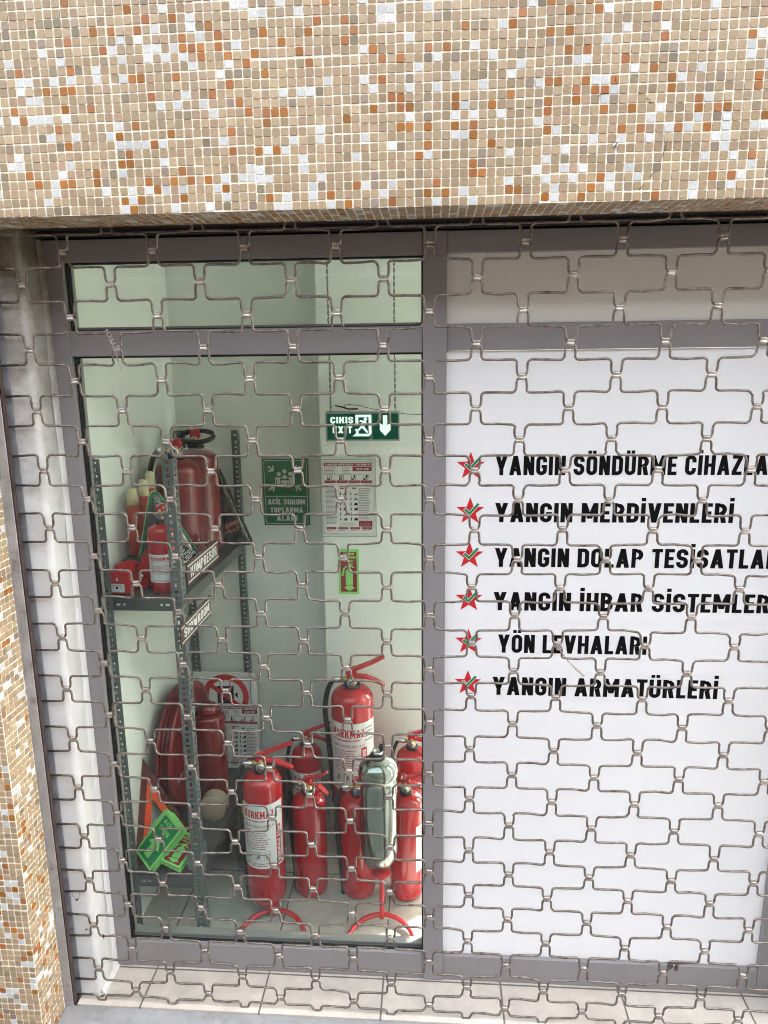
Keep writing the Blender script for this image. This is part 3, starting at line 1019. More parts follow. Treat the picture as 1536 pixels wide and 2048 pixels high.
for k in range(0, 30):
    for u in cols(k):
        cx, cz, dy = clip_xz(k, u)
        allc.append(((Vector((cx, 0, cz)) - CAM).length + (0 if abs((Vector((cx, 0, cz)) - CAM).normalized().dot(CF)) > 0.72 and 0 < k else 5), cx, cz, dy))
allc.sort()
rest = MB()
for i, (_, cx, cz, dy) in enumerate(allc):
    mb = clip_mb(cx, cz, dy, rnd.gauss(0, 0.05))
    if i < 100:
        mb.build('clip', M['clip'], gr)
    else:
        rest.add(mb.v, mb.f, 0); rest.sm[-len(mb.f):] = mb.sm
ro = rest.build('clip', M['clip'], gr)
ro['kind'] = 'stuff'

# string remnants and dry leaves caught on the grille
def strand(name, pts, r, label, extra=None):
    mb = MB()
    base = pts[0]
    for q in range(3):
        off = [(rnd.gauss(0, r * 0.9), rnd.gauss(0, r * 0.5), rnd.gauss(0, r * 0.9)) for _ in pts]
        mb.tube([(p[0] + o[0], p[1] + o[1], p[2] + o[2]) for p, o in zip(pts, off)], r * 0.7, 5)
    if extra: extra(mb)
    o = mb.build(name, M['string'])
    return tag(o, label, 'string')
def knot(mb):
    for i in range(7):
        t = i / 6
        cx, cz = -0.79 + 0.026 * t, 1.968 - 0.047 * t
        mb.tube([(cx + 0.006 * cos(a) * 0.7, -0.0035 + 0.0052 * sin(a), cz + 0.004 * cos(a)) for a in [2 * pi * q / 8 for q in range(9)]], 0.0014, 5)
strand('string_remnant', [(-0.786, -0.007, 1.964), (-0.776, -0.009, 1.942), (-0.766, -0.009, 1.911), (-0.7615, -0.007, 1.88), (-0.761, -0.007, 1.85), (-0.7605, -0.007, 1.80), (-0.748, -0.008, 1.765), (-0.744, -0.008, 1.735), (-0.741, -0.008, 1.712)], 0.0013, 'long frayed grey string knotted to the upper left wires of the grille', knot)
def knot2(mb):
    for i in range(4):
        mb.tube([(0.328 + 0.007 * cos(a) + i * 0.002, -0.003 + 0.0065 * sin(a), 1.172 - i * 0.004 + 0.003 * cos(a)) for a in [2 * pi * q / 8 for q in range(9)]], 0.0014, 5)
strand('string_remnant', [(0.325, -0.007, 1.174), (0.335, -0.008, 1.157), (0.355, -0.008, 1.13), (0.378, -0.008, 1.106), (0.397, -0.008, 1.088)], 0.0013, 'short frayed string end tied to the grille in front of the white panel', knot2)
def leaf(x, z, label, w=0.006, h=0.012, a=0.3):
    mb = MB()
    vs = []; fs = []
    N = 6
    for i in range(N + 1):
        t = i / N
        ww = w * sin(pi * min(max(t, 0.04), 0.97)) ** 0.8
        for s_, dy in ((-1, 0.002), (0, -0.001), (1, 0.0025)):
            px, pz = s_ * ww * 0.5, (t - 0.5) * h
            vs.append((x + px * cos(a) - pz * sin(a), -0.0048 + dy * 0.6 - 0.002 * t, z + px * sin(a) + pz * cos(a)))
    for i in range(N):
        for q in range(2):
            fs.append((i * 3 + q, i * 3 + q + 1, (i + 1) * 3 + q + 1, (i + 1) * 3 + q))
    mb.add(vs, fs, 0, True)
    mb.tube([(x - sin(a) * -h * 0.5, -0.0045, z - cos(a) * h * 0.5), (x + sin(a) * h * 0.7, -0.004, z - cos(a) * h * 0.75)], 0.0005, 4)
    return tag(mb.build('dry_leaf', M['dirt']), label, 'leaf')
leaf(-0.962, 0.232, 'dark dry leaf stuck on a wire in front of the white plaster', 0.007, 0.017, -0.2)
leaf(-0.985, 0.020, 'brown dry leaf on the lowest wire near the bottom left corner', 0.007, 0.022, -0.9)
leaf(-1.012, 0.253, 'small dark leaf tip caught at the end of a wire beside the guide channel', 0.005, 0.012, -0.7)
cl = MB()
for i in range(9):
    x0 = 0.683 + rnd.uniform(-0.012, 0.016)
    z0 = 0.224 + rnd.uniform(-0.006, 0.004)
    cl.tube([(x0, -0.004, z0), (x0 + rnd.uniform(-0.006, 0.006), -0.007, z0 - rnd.uniform(0.002, 0.014)), (x0 + rnd.uniform(-0.008, 0.008), -0.005, z0 - rnd.uniform(0.006, 0.022))], [0.0016, 0.0022, 0.0008], 5)
cl.tube([(0.665, -0.004, 0.2265), (0.70, -0.0045, 0.2255), (0.735, -0.004, 0.2285)], [0.001, 0.0028, 0.001], 6)
tag(cl.build('tangled_scrap', M['dirt']), 'blackened tangle of scraps hanging from the grille at the foot of the white panel', 'debris')
cb = MB()
cb.tube([(-1.045, -0.003, 0.374), (-1.040, -0.004, 0.362), (-1.034, -0.004, 0.355), (-1.027, -0.004, 0.356), (-1.021, -0.003, 0.375)], 0.0007, 4)
cb.tube([(-1.036, -0.005, 0.356), (-1.030, -0.0055, 0.353), (-1.025, -0.005, 0.357)], [0.0008, 0.0028, 0.001], 6)
tag(cb.build('cobweb_strand', M['dirt']), 'dusty cobweb loop hanging from a wire beside the plaster', 'cobweb')

# ------------------------------------------------------------------ shopfront frame, glass, film
sf = thing('shopfront', 'grey aluminium shopfront with a clear left bay and a white lettered right bay', 'shop window', (0, 0.14, 0))
YA, YB = 0.128, 0.190
GL0, GL1 = -0.952, -0.0185     # left bay opening
GR0, GR1 = 0.0425, 0.986       # right bay
ZB, ZT0, ZT1, ZH, ZTOP = 0.091, 1.910, 1.976, 2.148, 2.2035
def member(name, x0, z0, x1, z1, ya=YA, yb=YB):
    mb = MB(); mb.box(x0, ya, z0, x1, yb, z1, bev=0.0012)
    return mb.build(name, M['alu'], sf)
member('frame_stile', -0.9995, 0.0008, GL0, ZTOP)
member('frame_stile', GR1, 0.0008, GR1 + 0.065, ZTOP)
member('mullion', GL1, 0.0008, GR0, ZTOP, YA - 0.002)
member('head_rail', GL0 + 0.0004, ZH, GL1 - 0.0004, ZTOP, YA + 0.002)
member('head_rail', GR0 + 0.0004, ZH + 0.003, GR1 - 0.0004, ZTOP, YA + 0.002)
member('transom', GL0 + 0.0004, ZT0, GL1 - 0.0004, ZT1, YA + 0.002)
member('transom', GR0 + 0.0004, ZT0 + 0.003, GR1 - 0.0004, ZT1 + 0.004, YA + 0.006)
member('bottom_rail', GL0 + 0.0004, 0.0008, GL1 - 0.0004, ZB, YA + 0.002)
member('bottom_rail', GR0 + 0.0004, 0.0008, GR1 - 0.0004, ZB - 0.003, YA + 0.002)
for z0, z1 in ((ZB, ZT0), (ZT1, ZH)):
    mb = MB(); mb.box(GL0 - 0.004, 0.152, z0 - 0.004, GL1 + 0.004, 0.157, z1 + 0.004)
    mb.build('glass_pane', M['glass'], sf)
    gk = MB()
    gk.box(GL0 + 0.0002, 0.143, z0, GL0 + 0.0055, 0.1518, z1)
    gk.box(GL0 + 0.0002, 0.1573, z0, GL0 + 0.004, 0.166, z1)
    gk.box(GL1 - 0.0042, 0.143, z0, GL1 - 0.0002, 0.1518, z1)
    gk.box(GL0 + 0.006, 0.143, z0 + 0.0002, GL1 - 0.0045, 0.1518, z0 + 0.0035)
    gk.box(GL0 + 0.006, 0.1405, z1 - 0.0048, GL1 - 0.0045, 0.1518, z1 - 0.0002)
    gk.build('gasket', M['gasket'], sf)
    # inner glazing beads
    gb = MB(); gb.box(GL0 + 0.0005, 0.158, z0 + 0.0005, GL1 - 0.0005, 0.188, z0 + 0.010, bev=0.001)
    gb.build('glazing_bead', M['alu'], sf)
gp = MB(); gp.box(GR0 + 0.0006, 0.1425, ZB - 0.002, GR1 - 0.0006, 0.1475, ZT0 + 0.002)
film = gp.build('film_panel', M['film'], sf)
gp = MB(); gp.box(GR0 + 0.0006, 0.1425, ZT1 + 0.0045, GR1 - 0.0006, 0.1475, ZH + 0.0025)
gp.build('film_panel', M['film2'], sf)
film['_base'] = (0, 0.14, 0)
FP = Panel((0, 0.1421, 0), XW, YN)
LINES = [('YANGIN SÖNDÜRME CİHAZLARI', 0.174, 1.588, 1.640, None), ('YANGIN MERDİVENLERİ', 0.175, 1.460, 1.513, 0.623),
         ('YANGIN DOLAP TESİSATLARI', 0.177, 1.335, 1.388, None), ('YANGIN İHBAR SİSTEMLERİ', 0.176, 1.210, 1.263, None),
         ('YÖN LEVHALARI', 0.191, 1.085, 1.139, 0.407), ('YANGIN ARMATÜRLERİ', 0.178, 0.957, 1.012, 0.621)]
_w0 = text2d('YANGIN MERDİVENLERİ', 0.026)[2]
for i, (s_, x0, zb, zt, w_) in enumerate(LINES):
    p = Panel((0, 0.1421, 0), XW, YN)
    seen = {0: ('YANGIN SÖNDÜRME CİHAZLA', 0.700), 2: ('YANGIN DOLAP TESİSATLA', 0.712), 3: ('YANGIN İHBAR SİSTEMLER', 0.737)}.get(i)
    ww = w_ if w_ else text2d(s_, 0.026)[2] * seen[1] / text2d(seen[0], 0.026)[2]
    p.text('lettering', 'black_ink', s_, x0, zb, zt - zb, ww, bold=0.026, d=0.0002)
    p.build(film)
for zc in (1.612, 1.4895, 1.3655, 1.2415, 1.1155, 0.991):
    cx = 0.1085
    mb = MB()
    P3 = Panel((0, 0.1421, 0), XW, YN)
    R_, r_ = 0.0395, 0.0160
    star = [((R_ if i % 2 == 0 else r_) * cos(pi / 2 + i * pi / 5) + cx, (R_ if i % 2 == 0 else r_) * sin(pi / 2 + i * pi / 5) + zc) for i in range(10)]
    vs = [P3.pt(cx, zc, 0.0002)] + [P3.pt(u, v, 0.0002) for u, v in star]
    mb.add(vs, [(0, 1 + i, 1 + (i + 1) % 10) for i in range(10)], 0)
    def chk(off, d, m_):
        a = [(-0.0125, 0.0035), (0.0005, -0.0090), (0.0245, 0.0185)]
        w = 0.0033 + off
        n1 = Vector((0.69, 0.72)); t1 = Vector((0.72, -0.69)); t2 = Vector((0.657, 0.753)); n2 = Vector((-0.753, 0.657))
        q0, q1, q2 = [Vector((cx - 0.002 + x, zc + 0.003 + z)) for x, z in a]
        q0 = q0 - t1 * off; q2 = q2 + t2 * off
        A = [q0 + n1 * w, q0 - n1 * w, q1 - n1 * w, q1 + n1 * w]
        B = [q1 - n2 * w - t2 * w, q2 - n2 * w, q2 + n2 * w, q1 + n2 * w - t2 * w]
        for k, pl in enumerate((A, B)):
            mb.add([P3.pt(q.x, q.y, d + k * 0.0001) for q in pl], [(0, 1, 2, 3)], m_)
    chk(0.0013, 0.0005, 1); chk(0.0, 0.0008, 2)
    mb.build('star_emblem', [M['red_ink'], M['white_ink'], M['green_ink']], film)

# ------------------------------------------------------------------ room walls
YBW = 1.0
w = thing('room_wall', 'pale green painted side wall of the shop along which the metal rack stands', 'wall', (-1.06, 0.6, 0))
MB().box(-1.12, 0.158, 0.0, -1.0, YBW + 0.2, 2.95).build('wall_face', M['iwall'], w)
w = thing('room_wall', 'grey green rear wall of the shop carrying the assembly point sign', 'wall', (-0.7, 1.1, 0))
MB().box(-0.9995, YBW, 0.0, -0.36, YBW + 0.2, 2.95).build('wall_face', M['iwall'], w)
w = thing('column', 'broad pale green column projecting from the rear wall behind the exit sign', 'column', (-0.17, 1.1, 0))
MB().box(-0.413, 0.87, 0.0, 0.08, 1.45, 2.95, bev=0.004).build('column_shaft', M['iwall'], w)
w = thing('room_wall', 'unseen far side wall with a window bay and an opening added for daylight', 'wall', (2.26, 1.5, 0))
a = MB()
a.box(2.2, 0.40, 0.0, 2.32, 1.60, 2.95); a.box(2.2, 1.94, 0.0, 2.32, 3.6, 2.95)  # narrow bay lets in the floor sun; front gap added to brighten the room
a.box(2.2, 1.60, 2.10, 2.32, 1.94, 2.95)
a.box(2.2, 0.158, 2.75, 2.32, 0.3997, 2.95)
a.build('wall_face', M['iwall'], w)
w = thing('room_wall', 'unseen deep back wall of the shop with a wide opening added for daylight', 'wall', (1.3, 3.65, 0))
a = MB()
a.box(0.0, 3.6, 0.0, 1.0, 3.72, 2.95); a.box(2.2, 3.6, 0.0, 2.32, 3.72, 2.95)
a.box(1.0, 3.6, 0.0, 2.2, 3.72, 0.2); a.box(1.0, 3.6, 2.4, 2.2, 3.72, 2.95)  # unseen opening added to bring daylight into the room
a.box(-0.1, 1.4505, 0.0, 0.0, 3.72, 2.95)
a.build('wall_face', M['iwall'], w)
w = thing('room_wall', 'wall over the shopfront head inside the shop', 'wall', (0.6, 0.19, 2.2))
a = MB(); a.box(-1.0, 0.1605, 2.2045, 2.2, 0.2, 2.95); a.box(1.052, 0.1605, 0, 2.2, 0.2, 2.2045)
a.box(1.0525, 0.04, 0, 2.6, 0.16, 2.2205)
a.build('wall_face', M['iwall'], w)

# ------------------------------------------------------------------ signs on the walls
ex = thing('exit_sign', 'lit green hanging exit sign with white lettering, running figure and down arrow', 'exit sign', (-0.235, 0.735, 1.615))
EX0, EX1, EZ0, EZ1 = -0.366, -0.105, 1.617, 1.721
MB().box(EX0, 0.724, EZ0, EX1, 0.752, EZ1, bev=0.003).build('housing', M['exit_case'], ex)
P = Panel((EX0, 0.7236, EZ0), XW, YN)
P.rect('face_plate', 'exit_green', 0.006, 0.006, 0.255, 0.0965, d=0.0)
P.text('lettering', 'exit_white', 'ÇIKIŞ', 0.018, 0.0630, 0.0225, 0.080, bold=0.03)
P.text('lettering#2', 'exit_white', 'EXIT', 0.025, 0.0285, 0.0240, 0.069, bold=0.03)
P.rect('arrow', 'exit_white', 0.2010, 0.055, 0.2163, 0.090)
P.poly('arrow', 'exit_white', [(0.1900, 0.0636), (0.2002, 0.0570), (0.2171, 0.0570), (0.2280, 0.0636), (0.2280, 0.039), (0.2087, 0.0187), (0.1900, 0.039)], d=0.0007)
# running figure in a doorway
FX = lambda q: [(0.1055 + (u - 0.0935) * 1.2065, v) for u, v in q]
P.poly('running_figure', 'exit_white', FX([(0.0935, 0.0575), (0.0935, 0.0925), (0.1395, 0.0925), (0.1395, 0.0275), (0.1315, 0.0175), (0.084, 0.0175), (0.0945, 0.0285), (0.0945, 0.0360), (0.102, 0.0360), (0.102, 0.0265), (0.1315, 0.0265), (0.1315, 0.0835), (0.102, 0.0835), (0.102, 0.0575)]), d=0.0006)
P.disc('running_figure', 'exit_white', 0.1055 + (0.1225 - 0.0935) * 1.2065, 0.0770, 0.0062, d=0.0009)
P.poly('running_figure', 'exit_white', FX([(0.1035, 0.0690), (0.108, 0.0735), (0.1215, 0.0715), (0.1300, 0.0600), (0.1260, 0.0575), (0.1215, 0.0630), (0.1190, 0.0520), (0.1300, 0.0330), (0.1265, 0.0285), (0.1120, 0.0470), (0.1050, 0.0380), (0.0920, 0.0370), (0.0920, 0.0425), (0.1020, 0.0440), (0.1085, 0.0530), (0.1130, 0.0665)]), d=0.0008)
P.build(ex)
for cx in (EX0 + 0.018, EX1 - 0.018):
    mb = MB()
    z = EZ1
    k = 0
    while z < 2.93:
        pts = []
        for i in range(8):
            a = 2 * pi * i / 8
            lx, lz = 0.0024 * cos(a), 0.0075 * sin(a)
            pts.append((cx + (lx if k % 2 else 0.0), 0.738 + (0 if k % 2 else lx), z + 0.006 + lz))
        mb.tube(pts, 0.0011, 4, closed=True)
        z += 0.0112; k += 1
    mb.build('chain', M['chain'], ex)
cw = MB()
cw.tube([(-0.333, 0.735, 1.7405), (-0.31, 0.733, 1.7365), (-0.285, 0.731, 1.729), (-0.256, 0.73, 1.729), (-0.250, 0.73, 1.7285)], [0.0022, 0.003, 0.003, 0.003, 0.002], 6)
cw.tube([(-0.296, 0.735, 1.728), (-0.300, 0.735, 1.740), (-0.285, 0.735, 1.744), (-0.25, 0.735, 1.741), (-0.205, 0.735, 1.729), (-0.17, 0.736, 1.723)], 0.0012, 5)
cw.tube([(-0.104, 0.738, 1.712), (-0.08, 0.74, 1.709), (-0.05, 0.745, 1.7075), (0.02, 0.75, 1.707)], 0.0013, 5)
cw.build('cable', M['blackr'], ex)

asg = thing('assembly_sign', 'green assembly point sign with four arrows round a group of people on the rear wall', 'sign', (-0.572, 0.997, 1.25))
P = Panel((-0.664, 0.9945, 1.253), XW, YN)
P.slab('panel', 'sgreen', 0.184, 0.268, 0.004, asg)
def rrframe(P, part, m, u0, v0, u1, v1, w, r, d=0.0006):
    def rr(u0, v0, u1, v1, r):
        pts = []
        for cx, cy, a0 in ((u1 - r, v1 - r, 0), (u0 + r, v1 - r, 90), (u0 + r, v0 + r, 180), (u1 - r, v0 + r, 270)):
            for i in range(5):
                a = radians(a0 + i * 22.5)
                pts.append((cx + r * cos(a), cy + r * sin(a)))
        return pts
    A = rr(u0, v0, u1, v1, r); B = rr(u0 + w, v0 + w, u1 - w, v1 - w, max(r - w, 0.0005))
    n = len(A)
    P.mb(part, m).add([P.pt(u, v, d) for u, v in A + B], [(i, (i + 1) % n, n + (i + 1) % n, n + i) for i in range(n)])
rrframe(P, 'border', 'sborder', 0.0065, 0.0065, 0.1775, 0.2615, 0.0022, 0.008)
P.rect('border', 'sborder', 0.0088, 0.1165, 0.1752, 0.1187)
P.text('lettering', 'sborder', 'ACİL DURUM', 0.092, 0.0845, 0.0215, 0.150, 'c', bold=0.03)
P.text('lettering#2', 'sborder', 'TOPLANMA', 0.092, 0.0515, 0.0215, 0.131, 'c', bold=0.03)
P.text('lettering#3', 'sborder', 'ALANI', 0.092, 0.0185, 0.0215, 0.084, 'c', bold=0.03)
def figure(P, part, m, u, v, s, d):
    P.disc(part, m, u, v + 0.036 * s, 0.0088 * s, d, 18)
    P.poly(part, m, [(u - 0.0165 * s, v + 0.022 * s), (u + 0.0165 * s, v + 0.022 * s), (u + 0.0165 * s, v - 0.006 * s), (u + 0.0115 * s, v - 0.006 * s), (u + 0.0115 * s, v + 0.014 * s), (u + 0.0085 * s, v + 0.014 * s), (u + 0.0085 * s, v - 0.006 * s), (u - 0.0085 * s, v - 0.006 * s), (u - 0.0085 * s, v + 0.014 * s), (u - 0.0115 * s, v + 0.014 * s), (u - 0.0115 * s, v - 0.006 * s), (u - 0.0165 * s, v - 0.006 * s)], d)
figure(P, 'pictogram', 'sborder', 0.066, 0.172, 0.98, 0.0006)
figure(P, 'pictogram', 'sborder', 0.112, 0.172, 0.98, 0.0006)
P.disc('pictogram', 'sborder', 0.089, 0.2175, 0.0088, 0.0006, 18)
P.poly('pictogram', 'sgreen', [(0.0705, 0.190), (0.1075, 0.190), (0.1075, 0.152), (0.0705, 0.152)], 0.0008)
figure(P, 'pictogram', 'sborder', 0.089, 0.160, 0.98, 0.0010)
for sx, sy in ((-1, 1), (1, 1), (-1, -1), (1, -1)):
    ax, ay = 0.089 + sx * 0.052, 0.190 + sy * 0.037
    def tr(p):
        # arrow built pointing to +u, rotated to aim at the group
        ang = atan2(-sy * 0.8, -sx)
        return (ax + p[0] * cos(ang) - p[1] * sin(ang), ay + p[0] * sin(ang) + p[1] * cos(ang))
    P.poly('pictogram', 'sborder', [tr(q) for q in ((-0.017, -0.0035), (0.006, -0.0035), (0.006, 0.0035), (-0.017, 0.0035))], 0.0006)
    P.poly('pictogram', 'sborder', [tr(q) for q in ((0.014, 0.0), (-0.001, 0.0155), (-0.009, 0.0155), (0.004, 0.0))], 0.0007)
    P.poly('pictogram', 'sborder', [tr(q) for q in ((0.014, 0.0), (0.004, 0.0), (-0.009, -0.0155), (-0.001, -0.0155))], 0.0007)
P.build(asg)

def safety_poster(t, o, x, y, w, h, seed, thick):
    """fire safety instruction sheet: red title band, pictures, text columns, red boxes"""
    P = Panel(o, x, y)
    P.slab('sheet', 'paper', w, h, thick, t)
    a, b = w / 0.197, h / 0.282
    R = lambda part, m, u0, v0, u1, v1, d=0.0005: P.rect(part, m, u0 * a, v0 * b, u1 * a, v1 * b, d)
    P.frame('border_line', 'grey_ink', 0.003 * a, 0.003 * b, 0.194 * a, 0.279 * b, 0.0009)
    R('title_band', 'dkred_ink', 0.008, 0.262, 0.189, 0.2745)
    P.text('lettering', 'lab', 'YANGIN GÜVENLİK TALİMATI', 0.0985 * a, 0.2648 * b, 0.0068 * b, 0.172 * a, 'c', bold=0.02)
    R('title_band', 'dkred_ink', 0.117, 0.243, 0.189, 0.2605)
    P.text('lettering', 'lab', '112', 0.160 * a, 0.2475 * b, 0.0075 * b, 0.018 * a, bold=0.03)
    P.lines('text_lines', 'lab', 0.130 * a, 0.2455 * b, 0.156 * a, 0.257 * b, 2, 0.35, seed, 0.0008, 0.1)
    P.lines('text_lines', 'grey_ink', 0.010 * a, 0.233 * b, 0.062 * a, 0.259 * b, 5, 0.42, seed + 1)
    P.lines('text_lines', 'grey_ink', 0.078 * a, 0.233 * b, 0.112 * a, 0.259 * b, 5, 0.42, seed + 2)
    P.rect('text_lines', 'grey_ink', 0.008 * a, 0.2305 * b, 0.189 * a, 0.232 * b, 0.0005)
    rn = random.Random(seed)
    for k in range(4):
        u = 0.010 + k * 0.0455
        for q in range(3):
            x0 = u + 0.010 + q * 0.008
            P.poly('pictures', 'black_ink', [(x0 * a, 0.210 * b), ((x0 + 0.003) * a, 0.210 * b), ((x0 + 0.006 + rn.uniform(-0.006, 0.004)) * a, 0.2285 * b), ((x0 + 0.002) * a, 0.2285 * b)], 0.0005)
        P.poly('pictures', 'dkred_ink', [((u + 0.012) * a, 0.2095 * b), ((u + 0.018) * a, 0.2095 * b), ((u + 0.016) * a, 0.219 * b)], 0.0006)
        R('red_boxes', 'dkred_ink', u, 0.198, u + 0.0425, 0.2085)
        P.lines('text_lines', 'pink_ink', (u + 0.006) * a, 0.2005 * b, (u + 0.037) * a, 0.206 * b, 1, 0.5, seed + k, 0.0008, 0.05)
        R('red_boxes', 'dkred_ink', u + 0.003, 0.020, u + 0.040, 0.0285)
        P.lines('text_lines', 'pink_ink', (u + 0.008) * a, 0.0215 * b, (u + 0.034) * a, 0.027 * b, 1, 0.5, seed + k + 9, 0.0008, 0.05)
        P.lines('text_lines', 'grey_ink', (u + 0.006) * a, 0.0135 * b, (u + 0.036) * a, 0.018 * b, 1, 0.4, seed + k + 19)
    P.lines('text_lines', 'grey_ink', 0.012 * a, 0.040 * b, 0.057 * a, 0.183 * b, 30, 0.45, seed + 5)
    P.lines('text_lines', 'grey_ink', 0.137 * a, 0.058 * b, 0.188 * a, 0.180 * b, 19, 0.48, seed + 6)
    R('red_boxes', 'dkred_ink', 0.137, 0.031, 0.189, 0.054)
    P.lines('text_lines', 'pink_ink', 0.141 * a, 0.033 * b, 0.184 * a, 0.052 * b, 4, 0.4, seed + 7, 0.0008, 0.1)
    P.lines('text_lines', 'grey_ink', 0.064 * a, 0.031 * b, 0.130 * a, 0.047 * b, 4, 0.45, seed + 8)
    R('title_band', 'dkred_ink', 0.068, 0.175, 0.082, 0.181); R('green_tab', 'green_ink', 0.114, 0.175, 0.130, 0.181)
    R('text_lines', 'black_ink', 0.064, 0.1845, 0.104, 0.187)
    for r_ in range(6):
        v = 0.152 - r_ * 0.0195
        for c_ in range(2):
            u = 0.062 + c_ * 0.040
            mm = rn.choice(['grey_ink', 'black_ink', 'dblue_ink'])
            P.poly('pictures', 'black_ink', [((u + 0.004) * a, v * b), ((u + 0.009) * a, v * b), ((u + 0.008) * a, (v + 0.013) * b), ((u + 0.006) * a, (v + 0.014) * b)], 0.0005)
            P.poly('pictures', mm, [((u + 0.016) * a, v * b), ((u + 0.033) * a, v * b), ((u + 0.031) * a, (v + rn.uniform(0.006, 0.015)) * b), ((u + 0.022) * a, (v + rn.uniform(0.004, 0.012)) * b)], 0.0005)
            P.rect('pictures', 'dkred_ink', (u + 0.018) * a, v * b, (u + 0.030) * a, (v + 0.002) * b, 0.0007)
    P.build(t)
sp = thing('safety_poster', 'white fire safety instruction sheet with red headings fixed on the pale column', 'poster', (-0.31, 0.868, 1.248))
safety_poster(sp, (-0.407, 0.8668, 1.247), XW, YN, 0.196, 0.282, 3, 0.002)
cv = MB()
for (u0, v0, u1, v1) in ((-0.4145, 1.238, -0.2035, 1.2405), (-0.4145, 1.5335, -0.2035, 1.536), (-0.4145, 1.2406, -0.412, 1.5334), (-0.206, 1.2406, -0.2035, 1.5334)):
    cv.box(u0, 0.8662, v0, u1, 0.8698, v1)
cv.build('clear_holder', M['exit_case'], sp)

def ext_art(P, w, h):
    """red field with white-green extinguisher, three-line caption and arrow, on a glowing plate"""
    s = w / 0.080
    t = h / 0.180
    Z = lambda u, v: (u * s, v * t)
    P.rect('red_field', 'dkred_ink', 0.009 * s, 0.009 * t, 0.071 * s, 0.169 * t, d=0.0004)
    P.text('lettering', 'sborder' if False else 'glow', 'YANGIN', 0.040 * s, 0.1565 * t, 0.0085 * t, 0.041 * s, 'c', bold=0.02)
    P.text('lettering', 'glow', 'SÖNDÜRME', 0.040 * s, 0.1425 * t, 0.0085 * t, 0.056 * s, 'c', bold=0.02)
    P.text('lettering', 'glow', 'CİHAZI', 0.040 * s, 0.1285 * t, 0.0085 * t, 0.036 * s, 'c', bold=0.02)
    g = 'pictogram'
    P.poly(g, 'glow', [Z(0.028, 0.0375), Z(0.056, 0.0375), Z(0.056, 0.089), Z(0.053, 0.096), Z(0.0465, 0.1035), Z(0.0375, 0.1035), Z(0.031, 0.096), Z(0.028, 0.089)], 0.0006)
    P.poly(g, 'glow', [Z(0.028, 0.0345), Z(0.056, 0.0345), Z(0.056, 0.026), Z(0.066, 0.026), Z(0.042, 0.012), Z(0.018, 0.026), Z(0.028, 0.026)], 0.0006)
    P.poly(g, 'glow', [Z(0.011, 0.074), Z(0.021, 0.073), Z(0.0245, 0.100), Z(0.031, 0.1075), Z(0.036, 0.1080), Z(0.036, 0.1125), Z(0.028, 0.1120), Z(0.0185, 0.103)], 0.0006)
    P.poly(g, 'glow', [Z(0.0375, 0.1036), Z(0.0465, 0.1036), Z(0.0465, 0.1095), Z(0.061, 0.1035), Z(0.063, 0.1075), Z(0.047, 0.1165), Z(0.057, 0.1195), Z(0.056, 0.1235), Z(0.036, 0.1185), Z(0.036, 0.108)], 0.0007)
es = thing('extinguisher_sign', 'small upright glow green sign with a dark red extinguisher panel on the pale column', 'sign', (-0.313, 0.868, 1.01))
P = Panel((-0.3535, 0.8672, 1.0100), XW, YN)
P.slab('plate', 'glow', 0.080, 0.180, 0.002, es)
ext_art(P, 0.080, 0.180)
P.build(es)

# ------------------------------------------------------------------ metal rack
rk = thing('metal_rack', 'dark grey slotted angle steel rack with two shelves against the left wall', 'shelf rack', (-0.87, 0.6, 0))
def slotted_strip(mb, o, ax, nrm, width, z0, z1, t=0.0018, pitch=0.0195, seed=0):
    """perforated flange: strip along z with real slots; ax = direction across, nrm = thickness direction"""
    o = Vector(o); ax = Vector(ax); nrm = Vector(nrm)
    n = int((z1 - z0) / pitch)
    def q(u0, u1, a0, a1):
        pts = []
        for d in (0, t):
            for (u, z) in ((u0, a0), (u1, a0), (u1, a1), (u0, a1)):
                p = o + ax * u + nrm * d
                pts.append((p.x, p.y, z))
        mb.add(pts, [(0, 1, 2, 3), (7, 6, 5, 4), (0, 4, 5, 1), (1, 5, 6, 2), (2, 6, 7, 3), (3, 7, 4, 0)])
    for i in range(n):
        za, zb = z0 + i * pitch, z0 + (i + 1) * pitch
        if i == n - 1: zb = z1
        if i % 2 == 0: hw, hh = 0.0065, 0.0030
        else: hw, hh = 0.0033, 0.0062
        hw = min(hw, width * 0.32)
        c, zc = width / 2, (za + zb) / 2
        q(0, c - hw, za, zb); q(c + hw, width, za, zb)
        q(c - hw, c + hw, za, zc - hh); q(c - hw, c + hw, zc + hh, zb)
RX0, RX1, RY0, RY1 = -0.992, -0.742, 0.245, 0.975
def post(x, y, sx, sy, zt):
    mb = MB()
    slotted_strip(mb, (x, y, 0), (-sx, 0, 0), (0, sy, 0), 0.033, 0.0, zt)          # flange facing front/back
    slotted_strip(mb, (x, y + sy * 0.0019, 0), (0, sy, 0), (-sx, 0, 0), 0.034, 0.0, zt)    # flange facing sideways
    mb.build('post', M['rack'], rk)
post(RX0, RY0, -1, 1, 1.62); post(RX1, RY0, 1, 1, 1.62)
post(RX0, RY1, -1, -1, 1.635); post(RX1, RY1, 1, -1, 1.635)
